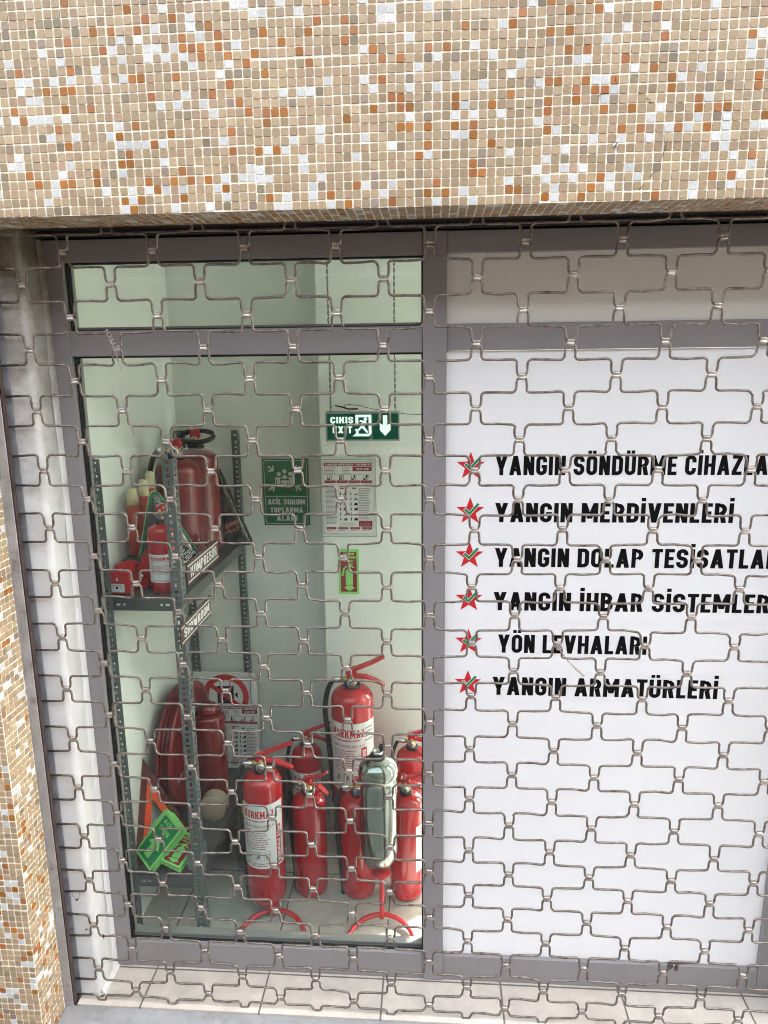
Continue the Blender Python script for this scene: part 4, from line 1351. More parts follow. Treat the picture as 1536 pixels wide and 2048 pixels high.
def shelf(z, lip=0.038):
    mb = MB()
    x0, x1, y0, y1 = RX0 + 0.003, RX1 - 0.003, RY0 + 0.0035, RY1 - 0.0035
    mb.box(x0, y0, z - 0.0016, x1, y1, z)
    # front and back lips with bolt holes read as slots
    def lipq(yf, yb):
        segs = [(x0, x0 + 0.040, None)]
        hs = [(x0 + 0.045, 0.007), (x0 + 0.064, 0.0042), (x1 - 0.064, 0.0042), (x1 - 0.045, 0.007)]
        xs = [x0] + [v for c, w_ in hs for v in (c - w_, c + w_)] + [x1]
        for i in range(len(xs) - 1):
            if i % 2 == 0:
                mb.box(xs[i], yf, z - lip, xs[i + 1], yb, z - 0.0017)
            else:
                mb.box(xs[i], yf, z - lip, xs[i + 1], yb, z - lip * 0.5 - 0.004)
                mb.box(xs[i], yf, z - lip * 0.5 + 0.004, xs[i + 1], yb, z - 0.0017)
    lipq(y0, y0 + 0.0016); lipq(y1 - 0.0016, y1)
    mb.box(x0, y0 + 0.0017, z - lip, x0 + 0.0016, y1 - 0.0017, z - 0.0017)
    mb.box(x1 - 0.0016, y0 + 0.0017, z - lip, x1, y1 - 0.0017, z - 0.0017)
    mb.box(x0 + 0.002, y0 + 0.002, z - lip, x0 + 0.014, y1 - 0.002, z - lip + 0.0015)
    mb.box(x1 - 0.014, y0 + 0.002, z - lip, x1 - 0.002, y1 - 0.002, z - lip + 0.0015)
    mb.build('shelf', M['shelf'], rk)
ZU, ZL = 1.195, 0.232
shelf(ZU); shelf(ZL)
gs = MB()
for (x, sx) in ((RX1, 1),):
    gs.prism([(0.002, 0.345), (-0.048, 0.345), (-0.048, 0.27), (-0.036, 0.262), (0.002, 0.262)], 0, -0.0016, lambda u, v, d: (x + u, RY0 - 0.0004 + d, v))
    gs.prism([(0, 0.36), (0.055, 0.345), (0.055, 0.285), (0.045, 0.262), (0, 0.262)], 0, 0.0016, lambda u, v, d: (x + 0.0004 + d, RY0 + u, v))
gs.build('gusset', M['rack'], rk)

def nameplate(label, s_, y0, y1, z0, z1, x=RX1 + 0.0025):
    t = thing('nameplate', label, 'nameplate', (x, y0, z0))
    P = Panel((x + 0.003, y0, z0), (0, 1, 0), YN)
    w, h = y1 - y0, z1 - z0
    P.slab('plate', 'brownplate', w, h, 0.003, t)
    P.rect('white_rule', 'white_ink', 0.006, 0.0085 * h / 0.065, w - 0.004, 0.0125 * h / 0.065)
    P.rect('white_rule', 'white_ink', 0.006, h - 0.0125 * h / 0.065, w - 0.004, h - 0.0085 * h / 0.065)
    P.text('lettering', 'white_ink', s_, w / 2 + 0.004, h * 0.29, h * 0.44, w * 0.84, 'c', bold=0.03)
    P.build(t)
nameplate('brown nameplate reading Kompresör on the rack side above the upper shelf edge', 'KOMPRESÖR', 0.285, 0.605, 1.221, 1.296)
nameplate('brown and white nameplate reading Showroom under the upper shelf on the rack post', 'SHOWROOM', 0.197, 0.487, 1.060, 1.128)

# ------------------------------------------------------------------ fire extinguishers
def label_patch(mb, r, a0, a1, z0, z1, e, mi=0, n=20, round_=0.0):
    vs = []; fs = []
    for i in range(n + 1):
        a = a0 + (a1 - a0) * i / n
        for z in (z0, z1):
            vs.append(((r + e) * sin(a), -(r + e) * cos(a), z))
    for i in range(n):
        fs.append((2 * i, 2 * i + 2, 2 * i + 3, 2 * i + 1))
    mb.add(vs, fs, mi, True)
def text_cyl(mb, s_, r, ac, z, cap, width, e, mi=0, bold=0.03, vert=False):
    vs, fs, w = text2d(s_, bold)
    sy = cap / CAPH; sx = width / w
    out = []
    for a, b, e_ in vs:
        p, q = a * sx - width / 2, b * sy
        if vert: p, q = q - cap / 2, -p      # reads downwards
        an = ac + p / r
        out.append(((r + e + e_) * sin(an), -(r + e + e_) * cos(an), z + q))
    mb.add(out, fs, mi)
def lines_cyl(mb, r, a0, a1, z0, z1, n, e, mi, seed, fill=0.4):
    rn = random.Random(seed)
    h = (z1 - z0) / n
    for i in range(n):
        z = z1 - (i + 0.7) * h
        end = a1 - (a1 - a0) * rn.random() * 0.3
        a = a0
        while a < end:
            da = (a1 - a0) * rn.uniform(0.1, 0.3)
            label_patch(mb, r, a, min(a + da, end), z, z + h * fill, e, mi, 3)
            a += da + (a1 - a0) * 0.025

def bezier(p0, p1, p2, p3, n=12):
    out = []
    for i in range(n + 1):
        t = i / n
        out.append(tuple(p0[k] * (1 - t) ** 3 + 3 * p1[k] * t * (1 - t) ** 2 + 3 * p2[k] * t * t * (1 - t) + p3[k] * t ** 3 for k in range(3)))
    return out

def extinguisher(label, loc, r, hs, rz=0.0, lab=None, hose=1.0, head=True, z0=0.0, mt='red', hose_kind='side', group='fire extinguishers in the shop', lever=1.0, seed=0, lab_rot=0.0, foot=True):
    """r radius, hs height of the shoulder above the base; the lever points to +x, the hose leaves to -x, label faces -y"""
    t = thing('fire_extinguisher', label, 'fire extinguisher', loc, rz, group)
    B = lambda mb, name, m: mb.build(name, m, t, world=False)
    k = r / 0.065
    prof = [(r * 0.55, 0.004), (r * 0.80, 0.0), (r * 0.93, 0.008), (r * 0.985, 0.022), (r, 0.04), (r, hs - 0.35 * r)]
    for i in range(1, 9):
        a = pi / 2 * i / 8 * 0.93
        prof.append((r * (0.30 + 0.70 * cos(a)), hs - 0.35 * r + 0.62 * r * sin(a)))
    ztop = hs - 0.35 * r + 0.62 * r
    prof += [(r * 0.30, ztop + 0.002), (r * 0.29, ztop + 0.010)]
    B(MB().lathe(prof, 48), 'cylinder', M[mt])
    if lab:
        la0, la1, lz0, lz1 = lab['a0'] + lab_rot, lab['a1'] + lab_rot, lab['z0'], lab['z1']
        mb = MB(); label_patch(mb, r, la0, la1, lz0, lz1, 0.0006, 0, 28)
        lo = B(mb, 'label', M['lab'])
        H = lz1 - lz0
        ac = lab.get('ac', 0.0) + lab_rot
        mb = MB()
        text_cyl(mb, 'KORKMAZ', r, ac, lz1 - H * 0.205, H * 0.115, lab['tw'], 0.0011, bold=0.022)
        mb.build('lettering', M['red_ink'], lo, world=False)
        tx0, tx1 = ac - lab['tw'] / 2 / r, ac + lab['tw'] / 2 / r
        mb = MB()
        lines_cyl(mb, r, tx0, tx1, lz1 - H * 0.27, lz1 - H * 0.225, 1, 0.0011, 0, seed)
        if not lab.get('small'):
            text_cyl(mb, 'SERVİS: (0535) 505 21 65', r, ac, lz1 - H * 0.345, H * 0.050, lab['tw'] * 1.02, 0.0011, bold=0.02)
        lines_cyl(mb, r, tx0 + 0.05, tx1 - 0.15, lz0 + H * 0.30, lz1 - H * 0.38, 9, 0.0011, 0, seed + 1, 0.36)
        lines_cyl(mb, r, tx0, tx1, lz0 + H * 0.03, lz0 + H * 0.10, 2, 0.0011, 0, seed + 2, 0.36)
        mb.build('fine_print', M['pink_ink'], lo, world=False)
        if not lab.get('small'):
            mb = MB()
            for q in range(3):
                aa = tx0 + 0.06 + q * (tx1 - tx0) * 0.30
                da = (tx1 - tx0) * 0.20
                for (p0, p1, s0, s1) in ((0, 1, 0.13, 0.135), (0, 1, 0.27, 0.275), (0, 0.04, 0.135, 0.27), (0.96, 1, 0.135, 0.27), (0.3, 0.5, 0.15, 0.20), (0.5, 0.85, 0.17, 0.24)):
                    label_patch(mb, r, aa + da * p0, aa + da * p1, lz0 + H * s0, lz0 + H * s1, 0.0011, 0, 3)
            mb.build('pictogram', M['grey_ink'], lo, world=False)
            ab = lab.get('band', 0.95) + lab_rot
            bw = 0.0095 * k / r
            mb = MB()
            label_patch(mb, r, ab - bw, ab + bw, lz0 + H * 0.03, lz1 - H * 0.36, 0.0011, 0, 6)
            mb.build('red_band', M['red_ink'], lo, world=False)
            mb = MB()
            text_cyl(mb, 'DRY POWDER', r, ab, lz0 + H * 0.335, 0.0115 * k, H * 0.54, 0.0016, bold=0.03, vert=True)
            mb.build('band_lettering', M['lab'], lo, world=False)
    zn = ztop + 0.010
    B(MB().lathe([(0.024 * k, zn - 0.012), (0.026 * k, zn - 0.006), (0.026 * k, zn), (0.019 * k, zn + 0.003)], 24), 'neck_ring', M['blackr'])
    if head:
        mb = MB()
        mb.lathe([(0.0165 * k, zn), (0.0165 * k, zn + 0.012), (0.0125 * k, zn + 0.014), (0.0125 * k, zn + 0.034), (0.0095 * k, zn + 0.036)], 20)
        mb.lathe([(0.0085 * k, 0.0), (0.0085 * k, -0.028 * k), (0.0065 * k, -0.030 * k)], 14, (0, 0, zn + 0.018), axis='x')
        mb.lathe([(0.0075 * k, 0.0), (0.0075 * k, -0.020 * k)], 14, (0, 0, zn + 0.017), axis='y')
        B(mb, 'valve', M['brass'])
        mb = MB()
        mb.lathe([(0.0125 * k, -0.019 * k), (0.0135 * k, -0.021 * k), (0.0135 * k, -0.029 * k), (0.0110 * k, -0.0305 * k)], 22, (0, 0, zn + 0.017), axis='y')
        ga = B(mb, 'gauge', M['steel'])
        mb = MB(); mb.lathe([(0.0098 * k, -0.0308 * k), (0.0002, -0.0312 * k)], 18, (0, 0, zn + 0.017), axis='y')
        mb.build('gauge_dial', M['grey_ink'], ga, world=False)
        mb = MB()
        mb.box(-0.022 * k, -0.019 * k, zn + 0.001, -0.010 * k, -0.008 * k, zn + 0.013, bev=0.002)
        B(mb, 'seal_tag', M['blue'])
        # carrying handle: bent strip, squeeze lever above it
        def strip(pts, w, th, name):
            mb = MB()
            N = len(pts)
            vs = []; fs = []
            for i, (x, z) in enumerate(pts):
                x2, z2 = pts[min(i + 1, N - 1)]; x1, z1 = pts[max(i - 1, 0)]
                d = Vector((x2 - x1, z2 - z1)).normalized(); nn = Vector((-d.y, d.x))
                ww = w * (1.0 if i < N - 1 else 0.7)
                for (sy, sn) in ((-1, -1), (1, -1), (1, 1), (-1, 1)):
                    vs.append((x + nn.x * th / 2 * sn, sy * ww / 2, z + nn.y * th / 2 * sn))
            for i in range(N - 1):
                for q in range(4):
                    q2 = (q + 1) % 4
                    fs.append((i * 4 + q, i * 4 + q2, (i + 1) * 4 + q2, (i + 1) * 4 + q))
            fs += [(3, 2, 1, 0), tuple((N - 1) * 4 + q for q in range(4))]
            mb.add(vs, fs)
            return B(mb, name, M['redp'])
        zl = zn + 0.030
        L = 0.105 * k * lever
        if lever: strip([(-0.014 * k, zl + 0.004), (0.015 * k, zl + 0.002), (0.045 * k, zl - 0.002), (L * 0.8, zl - 0.018 * k), (L, zl - 0.030 * k)], 0.022 * k, 0.0075 * k, 'carry_handle')
        if lever: strip([(-0.016 * k, zl + 0.010 * k), (-0.006 * k, zl + 0.021 * k), (0.018 * k, zl + 0.028 * k), (0.06 * k, zl + 0.044 * k), (L * 0.92, zl + 0.060 * k), (L, zl + 0.063 * k)], 0.020 * k, 0.0085 * k, 'squeeze_lever')
        mb = MB(); mb.box(-0.015 * k, -0.010 * k, zl - 0.004, 0.014 * k, 0.010 * k, zl + 0.026 * k, bev=0.002)
        B(mb, 'lever_bracket', M['redp'])
        mb = MB()
        mb.tube([(-0.006 * k + 0.011 * k * cos(2 * pi * i / 14), -0.0125 * k, zl + 0.034 * k + 0.011 * k * sin(2 * pi * i / 14)) for i in range(14)], 0.0009, 5, closed=True)
        mb.tube([(-0.004 * k, -0.014 * k, zl + 0.021 * k), (-0.004 * k, 0.014 * k, zl + 0.021 * k)], 0.0013, 6)
        B(mb, 'safety_pin', M['steel'])
    if hose > 0:
        zh = zn + 0.018
        hr = 0.0078 * k
        rr_ = r + hr + 0.004
        if hose_kind == 'side':
            p = bezier((-0.050 * k, 0, zh), (-r * 0.95, -0.004, zh + 0.006), (-rr_ * 1.12, -0.008, zh - 0.04 * k), (-rr_ * 1.10, -0.008, hs - 0.36 * r - 0.06))
            zb = max(0.05, hs * (1 - hose))
            p += [(-rr_ * (1.08 - 0.04 * i), -0.008, (hs - 0.36 * r - 0.06) + (zb - (hs - 0.36 * r - 0.06)) * i / 6) for i in range(1, 7)]
        else:
            p = bezier((-0.050 * k, 0, zh), (-r * 1.2, 0.01, zh + 0.004), (-r * 1.35, 0.01, zh - 0.07), (-r * 1.18, 0.008, hs * 0.62), 14)
        mb = MB().tube(p, hr, 10)
        ho = B(mb, 'hose', M['blackr'])
        mb = MB()
        e = Vector(p[-1]); d = (Vector(p[-1]) - Vector(p[-2])).normalized()
        mb.tube([e - d * 0.006, e + d * 0.004, e + d * 0.005, e + d * 0.05, e + d * 0.055], [hr * 1.25, hr * 1.25, hr * 0.9, hr * 1.3, hr * 1.3], 10)
        mb.build('nozzle', M['blackr'], ho, world=False)
        mb = MB(); mb.tube([(-0.028 * k, 0, zh), (-0.036 * k, 0, zh + 0.0005), (-0.052 * k, 0, zh + 0.001), (-0.060 * k, 0, zh)], [hr * 1.0, hr * 1.22, hr * 1.22, hr * 1.05], 12)
        B(mb, 'hose_ferrule', M['steel'])
    return t

# A: labelled, on a floor stand by the glass
A = extinguisher('red extinguisher with large white label mounted on the left floor stand', (-0.568, 0.395, 0.055), 0.0665, 0.465, radians(4), lab=dict(a0=-1.38, a1=1.30, z0=0.155, z1=0.395, tw=0.108, ac=-0.12, band=0.93), hose=0.93, seed=1)
Bx = extinguisher('small red extinguisher with half hidden white label, standing against the rear wall', (-0.490, 0.80, 0.0), 0.0595, 0.385, radians(2), lab=dict(a0=-1.25, a1=1.25, z0=0.085, z1=0.312, tw=0.098, ac=-0.05, band=0.95), hose=0.85, seed=11)
Cx = extinguisher('plain red extinguisher without label on the floor just right of the left stand', (-0.431, 0.498, 0.0), 0.0605, 0.375, radians(-18), hose=0.92, seed=21, lever=0.8)
Dx = extinguisher('plain red extinguisher partly hidden behind the stainless cylinder, blue seal at its valve', (-0.256, 0.500, 0.0), 0.0605, 0.375, radians(6), hose=0.94, seed=31)
Ex = extinguisher('tallest red extinguisher with torn white label standing in front of the pale column', (-0.298, 0.76, 0.0), 0.0815, 0.655, radians(5), lab=dict(a0=-1.32, a1=1.40, z0=0.280, z1=0.562, tw=0.130, ac=-0.22, band=0.55), hose=0.62, seed=41, lever=0.95)
Gx = extinguisher('red extinguisher at the back right beside the window mullion, lever cut off by the frame', (-0.068, 0.72, 0.0), 0.0600, 0.430, radians(-6), hose=0.30, seed=51)
Hx = extinguisher('red extinguisher at the front right with a sliver of label by the mullion', (-0.083, 0.500, 0.0), 0.0595, 0.385, radians(-8), lab=dict(a0=0.78, a1=2.2, z0=0.12, z1=0.30, tw=0.04, ac=1.5, small=True), hose=0, seed=61, lever=0.9)
S1 = extinguisher('small red extinguisher with white label at the front of the upper shelf', (-0.822, 0.325, ZU), 0.0435, 0.205, radians(12), lab=dict(a0=-1.15, a1=1.35, z0=0.040, z1=0.128, tw=0.066, ac=-0.05, small=True), hose=0, seed=71, lever=0.35)
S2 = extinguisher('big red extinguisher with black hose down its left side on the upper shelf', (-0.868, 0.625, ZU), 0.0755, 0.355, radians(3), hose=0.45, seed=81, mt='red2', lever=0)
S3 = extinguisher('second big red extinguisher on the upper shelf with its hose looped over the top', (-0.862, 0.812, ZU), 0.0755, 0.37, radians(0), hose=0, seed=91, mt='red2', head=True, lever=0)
# looped hose over S3
mb = MB()
zt = 0.435
pts = []
for i in range(25):
    a = 2 * pi * i / 24 * 0.94 + 0.5
    pts.append((0.012 + 0.062 * cos(a), -0.02 + 0.03 * sin(a), zt + 0.018 * sin(a)))
mb.tube(pts, 0.0088, 10)
mb.build('hose', M['blackr'], S3, world=False)
# torn edge on the tall one's label
mb = MB()
rE = 0.0815
lines_cyl(mb, rE, 0.62, 1.15, 0.480, 0.545, 4, 0.0012, 0, 99, 0.35)
mb.build('side_print', M['grey_ink'], Ex, world=False)

# stainless display cylinder F
F = thing('steel_cylinder', 'wrinkled shiny stainless steel extinguisher body on the right floor stand', 'fire extinguisher', (-0.172, 0.392, 0.182))
r = 0.0635
n, prof = 56, []
prof = [(0.004, 0.0), (r * 0.35, 0.004), (r * 0.62, 0.018), (r * 0.86, 0.038), (r * 0.97, 0.062), (r * 1.0, 0.09), (r * 0.985, 0.13), (r * 1.0, 0.18), (r * 0.99, 0.25), (r * 1.0, 0.33), (r, 0.352), (r * 1.035, 0.356), (r * 1.05, 0.362), (r * 1.045, 0.372), (r * 0.98, 0.390), (r * 0.84, 0.404), (r * 0.62, 0.414), (r * 0.40, 0.420)]
vs = []; fs = []
rn = random.Random(5)
for q, (rad, h) in enumerate(prof):
    for i in range(n):
        a = 2 * pi * i / n
        dent = 0.0
        if q > 0 and h < 0.12:
            dent = -0.0025 * max(0, cos(a + 1.9 + h * 4)) ** 3 + 0.0012 * sin(5 * a + h * 30)
        elif h < 0.35:
            dent = -0.0020 * max(0, cos(a + 1.3)) ** 6 + 0.0003 * sin(3 * a + h * 21) + 0.0003 * sin(7 * a - h * 37)
        rr_ = rad + dent * min(1, rad / r)
        vs.append((rr_ * cos(a), rr_ * sin(a), h + (0.003 * sin(3 * a) if 0 < q < 4 else 0)))
for q in range(len(prof) - 1):
    for i in range(n):
        j = (i + 1) % n
        fs.append((q * n + i, q * n + j, (q + 1) * n + j, (q + 1) * n + i))
mb = MB(); mb.add(vs, fs, 0, True)
mb.build('cylinder', M['chrome'], F, world=False)
mb = MB(); mb.lathe([(r * 0.40, 0.417), (r * 0.43, 0.424), (r * 0.40, 0.432), (r * 0.34, 0.434), (r * 0.30, 0.426)], 28)
mb.build('neck_ring', M['blackr'], F, world=False)
mb = MB(); mb.lathe([(0.012, 0.426), (0.0185, 0.430), (0.0205, 0.440), (0.0185, 0.446), (0.013, 0.442), (0.0005, 0.436)], 24)
mb.build('collar', M['steel'], F, world=False)
mb = MB(); mb.lathe([(0.008, 0.0), (0.010, 0.006), (0.0085, 0.016), (0.003, 0.02)], 16, (0.012, 0.014, 0.440))
mb.build('plug', M['blackr'], F, world=False)

# floor stands
def stand(label, cx, cy, ring_r, stem_x, stem_y, z1):
    t = thing('floor_stand', label, 'extinguisher stand', (cx, cy, 0), 0, 'red floor stands')
    mb = MB()
    pts = []
    for i in range(25):
        a = radians(-20 + i * 220 / 24)
        pts.append((cx + ring_r * cos(a), cy + ring_r * sin(a), 0.0085 + 0.014 * max(0, sin(a)) ** 2))
    mb.tube(pts, 0.0080, 10)
    mb.build('base_ring', M['redp'], t)
    mb = MB()
    mb.tube([(stem_x, stem_y - 0.012, 0.010), (stem_x, stem_y - 0.010, 0.035), (stem_x, stem_y, 0.06), (stem_x, stem_y, z1)], [0.0088, 0.0085, 0.0085, 0.0085], 10)
    mb.build('stem', M['redp'], t)
    mb = MB(); mb.lathe([(0.03, z1), (0.032, z1 + 0.002), (0.03, z1 + 0.004)], 24, (stem_x, stem_y, 0))
    mb.build('support_plate', M['redp'], t)
stand('red tubular floor stand with half ring base holding the labelled extinguisher', -0.528, 0.250, 0.112, -0.545, 0.365, 0.0495)
stand('red tubular floor stand with half ring base holding the stainless cylinder', -0.160, 0.250, 0.112, -0.163, 0.372, 0.176)

# ------------------------------------------------------------------ things on the upper shelf
def baton(label, x, y, lean, h, r=0.0175):
    t = thing('signal_baton', label, 'signal baton', (x, y, ZU + 0.001), 0, 'signal batons')
    mb = MB(); mb.lathe([(r * 0.85, 0), (r * 0.85, 0.09), (r, 0.10), (r, h - 0.055)], 20)
    o1 = mb.build('tube', M['orangered'], t, world=False)
    mb = MB(); mb.lathe([(r * 0.98, h - 0.0545), (r * 0.96, h - 0.03), (r * 0.80, h - 0.006), (r * 0.55, h), (0.0005, h + 0.0005)], 20)
    o2 = mb.build('tip', M['cream'], t, world=False)
    t.rotation_euler = (lean[0], lean[1], 0)
baton('orange red signal baton with cream tip leaning at the wall end of the upper shelf', -0.9595, 0.430, (radians(-2), radians(1)), 0.305, 0.0185)
baton('second orange red signal baton with cream tip standing behind the green edged pouch', -0.943, 0.482, (radians(-2), radians(1)), 0.325, 0.0175)
baton('third signal baton, only its cream tip showing beside the black hose', -0.955, 0.535, (radians(0), radians(4)), 0.345, 0.0165)

def pouch(name, label, A_, B_, C_, th, body, edge, edge2, txt, ink, tsize, rad=0.03):
    """triangular zip pouch: apex A, base B (left) and C (right); rounded corners, piped edge"""
    A_, B_, C_ = Vector(A_), Vector(B_), Vector(C_)
    t = thing(name, label, 'pouch', tuple((B_ + C_) / 2))
    nrm = (C_ - B_).cross(A_ - B_).normalized()
    if nrm.y > 0: nrm = -nrm
    pts = []
    P3 = [A_, B_, C_]
    for i in range(3):
        p, q, s_ = P3[i - 1], P3[i], P3[(i + 1) % 3]
        d1 = (p - q).normalized(); d2 = (s_ - q).normalized()
        a = q + d1 * rad; b = q + d2 * rad
        for k in range(6):
            tt = k / 5
            pts.append(a * (1 - tt) ** 2 + q * 2 * tt * (1 - tt) + b * tt * tt)
    cen = (A_ + B_ + C_) / 3
    mb = MB()
    N = len(pts)
    rings = []
    for f, d in ((1.0, 0.0), (0.86, th * 0.42), (0.5, th * 0.5), (0.15, th * 0.5)):
        rings.append([cen + (p - cen) * f + nrm * d for p in pts])
    back = [[cen + (p - cen) * f - nrm * d for p in pts] for f, d in ((1.0, 0.0), (0.86, th * 0.42), (0.3, th * 0.5))]
    for rs, flip in ((rings, False), (back, True)):
        vs = [p for r_ in rs for p in r_]
        fs = []
        for k in range(len(rs) - 1):
            for i in range(N):
                j = (i + 1) % N
                f = (k * N + i, k * N + j, (k + 1) * N + j, (k + 1) * N + i)
                fs.append(f[::-1] if flip else f)
        fs.append(tuple((len(rs) - 1) * N + i for i in range(N)))
        mb.add(vs, fs, 0, True)
    mb.build('body', M[body], t)
    mb = MB(); mb.tube(pts, 0.0055, 7, closed=True); mb.build('piping', M[edge], t)
    if edge2:
        mb = MB(); mb.tube([cen + (p - cen) * 1.0 + nrm * -0.012 for p in pts], 0.005, 7, closed=True); mb.build('back_piping', M[edge2], t)
    if txt:
        x = (C_ - B_).normalized(); y = nrm.cross(x)
        if y.z < 0: y = -y
        P = Panel(cen + nrm * (th * 0.52), x, y)
        if P.n.dot(nrm) < 0:
            P.n = -P.n
        for (s_, u, v, cap, w_, rot) in txt:
            P.text('lettering', ink, s_, u, v, cap, w_, bold=0.02, rot=rot, d=0.002)
        P.build(t)
    return t
pouch('kit_pouch', 'clear dark triangular kit pouch with green and cream piped edges behind the small extinguisher', (-0.882, 0.435, 1.510), (-0.945, 0.395, ZU + 0.008), (-0.752, 0.535, ZU + 0.010), 0.045, 'pouch', 'piping', 'piping2', [('TRAFİK', 0.015, 0.0, 0.018, 0.07, -0.9), ('SETİ', 0.055, -0.02, 0.018, 0.05, -0.9), ('TAKIMI', 0.01, -0.045, 0.016, 0.06, -0.9)], 'white_ink', 0.02, 0.05)
pouch('kit_pouch', 'black triangular pouch with orange print leaning at the back right of the upper shelf', (-0.812, 0.905, 1.500), (-0.795, 0.885, ZU + 0.006), (-0.688, 0.885, ZU + 0.010), 0.04, 'pouch2', 'gasket', None, [('ÇEKME', -0.02, -0.035, 0.016, 0.055, 0.35), ('HALATI', -0.02, -0.058, 0.014, 0.055, 0.35)], 'orange_ink', 0.02, 0.018)

sr = thing('alarm_siren', 'round red and black fire alarm siren lying on the upper shelf by the wall', 'siren', (-0.955, 0.405, ZU))
mb = MB(); mb.lathe([(0.0005, 0.012), (0.030, 0.012), (0.042, 0.008), (0.045, 0.0), (0.043, -0.016), (0.036, -0.022)], 32, (-0.957, 0.415, ZU + 0.047), axis='y')
mb.build('housing', M['blackr'], sr)
mb = MB(); mb.lathe([(0.034, -0.020), (0.036, -0.030), (0.030, -0.040), (0.018, -0.044), (0.0005, -0.046)], 28, (-0.957, 0.415, ZU + 0.047), axis='y')
mb.build('horn', M['redp'], sr)
mb = MB(); mb.box(-0.985, 0.376, ZU + 0.001, -0.93, 0.425, ZU + 0.012, bev=0.002)
mb.build('foot', M['redp'], sr)

bl = thing('bell_bracket', 'red angled alarm bracket leaning between the siren and the small extinguisher', 'bracket', (-0.905, 0.35, ZU))
mb = MB()
mb.prism([(-0.922, ZU + 0.001), (-0.890, ZU + 0.001), (-0.872, ZU + 0.085), (-0.882, ZU + 0.128), (-0.898, ZU + 0.112), (-0.918, ZU + 0.05)], 0.345, 0.363, lambda u, v, d: (u, d, v))
mb.build('bracket_body', M['redp'], bl)
mb = MB(); mb.lathe([(0.0065, 0.0), (0.0075, -0.004), (0.003, -0.006), (0.0005, -0.006)], 14, (-0.903, 0.345, ZU + 0.04), axis='y')
mb.build('bolt', M['steel'], bl)

cp = thing('call_point', 'square red fire alarm call point with white push panel on the upper shelf', 'fire alarm call point', (-0.955, 0.30, ZU))
mb = MB(); mb.box(-0.986, 0.282, ZU + 0.0005, -0.915, 0.325, ZU + 0.074, bev=0.004)
mb.build('housing', M['redp'], cp)
P = Panel((-0.986, 0.2818, ZU), XW, YN)
P.frame('raised_rim', 'red_ink', 0.004, 0.005, 0.060, 0.069, 0.004, 0.0012)
P.rect('push_panel', 'lab', 0.006, 0.009, 0.052, 0.036, 0.0010)
P.disc('push_mark', 'black_ink', 0.028, 0.0235, 0.0042, 0.0016)
P.poly('push_mark', 'grey_ink', [(0.014, 0.0205), (0.020, 0.0235), (0.014, 0.0265)], 0.0016)
P.poly('push_mark', 'grey_ink', [(0.042, 0.0205), (0.036, 0.0235), (0.042, 0.0265)], 0.0016)
P.lines('push_mark', 'grey_ink', 0.012, 0.029, 0.046, 0.034, 1, 0.4, 1, 0.0016)
P.lines('push_mark', 'grey_ink', 0.012, 0.011, 0.046, 0.016, 1, 0.4, 2, 0.0016)
P.poly('flame_mark', 'lab', [(0.026, 0.046), (0.034, 0.046), (0.031, 0.058)], 0.0016)
P.build(cp)
bx = thing('alarm_box', 'red box shaped alarm unit lying behind the call point on the upper shelf', 'alarm unit', (-0.93, 0.345, ZU))
mb = MB(); mb.box(-0.985, 0.33, ZU + 0.0005, -0.925, 0.372, ZU + 0.082, bev=0.005)
mb.build('housing', M['redp'], bx)
mb = MB(); mb.lathe([(0.018, 0.0), (0.018, -0.004), (0.014, -0.008), (0.0005, -0.009)], 20, (-0.946, 0.33, ZU + 0.05), axis='y'); mb.build('lens', M['dkred_refl'], bx)
cc = thing('cream_cup', 'small cream plastic cone standing beside the small extinguisher', 'cone', (-0.882, 0.372, ZU))
MB().lathe([(0.020, 0.0005), (0.020, 0.006), (0.016, 0.03), (0.011, 0.052), (0.0005, 0.054)], 20, (-0.882, 0.388, ZU)).build('cone_body', M['cream'], cc)
MB().lathe([(0.0235, 0.0003), (0.0235, 0.004), (0.0205, 0.0045)], 20, (-0.882, 0.388, ZU)).build('cone_rim', M['redp'], cc)

# ------------------------------------------------------------------ things on the lower shelf and floor
nb = thing('prohibition_board', 'white board with a red no filming circle leaning against the back of the rack', 'sign board', (-0.85, 0.935, ZL))
P = Panel((-0.985, 0.9365, ZL + 0.001), XW, (0, 0.02, 1))
P.slab('board', 'paper', 0.268, 0.405, 0.005, nb)
P.ring('red_circle', 'red_ink', 0.136, 0.300, 0.073, 0.097, 0.0008)
P.poly('camera_mark', 'black_ink', [(0.100, 0.345), (0.170, 0.345), (0.170, 0.268), (0.100, 0.268)], 0.0006)
P.poly('camera_mark', 'black_ink', [(0.172, 0.307), (0.186, 0.322), (0.186, 0.292)], 0.0006)
P.poly('red_circle', 'red_ink', [(0.062, 0.346), (0.076, 0.360), (0.212, 0.254), (0.198, 0.240)], 0.0010)
P.build(nb)
mb = MB()
for x in (-0.952, -0.735):
    mb.lathe([(0.0035, 0.0), (0.004, -0.002), (0.0005, -0.003)], 10, (x, 0.943, ZL + 0.385), axis='y')
mb.build('rivet', M['steel'], nb)
rb = thing('hose_cabinet', 'low red metal cabinet on the floor behind the labelled extinguisher', 'cabinet', (-0.70, 0.80, 0))
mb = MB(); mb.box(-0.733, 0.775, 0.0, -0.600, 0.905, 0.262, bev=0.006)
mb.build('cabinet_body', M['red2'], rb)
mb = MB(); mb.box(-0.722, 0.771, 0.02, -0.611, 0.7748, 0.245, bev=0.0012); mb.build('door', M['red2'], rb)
sp2 = thing('safety_poster', 'second fire safety instruction sheet propped behind the red drum on the rack', 'poster', (-0.79, 0.905, ZL))
safety_poster(sp2, (-0.885, 0.895, ZL + 0.001), XW, (0, 0.10, 0.995), 0.178, 0.275, 13, 0.002)
dr = thing('red_drum', 'upright red canister with domed lid on the lower shelf behind the rack post', 'canister', (-0.852, 0.70, ZL))
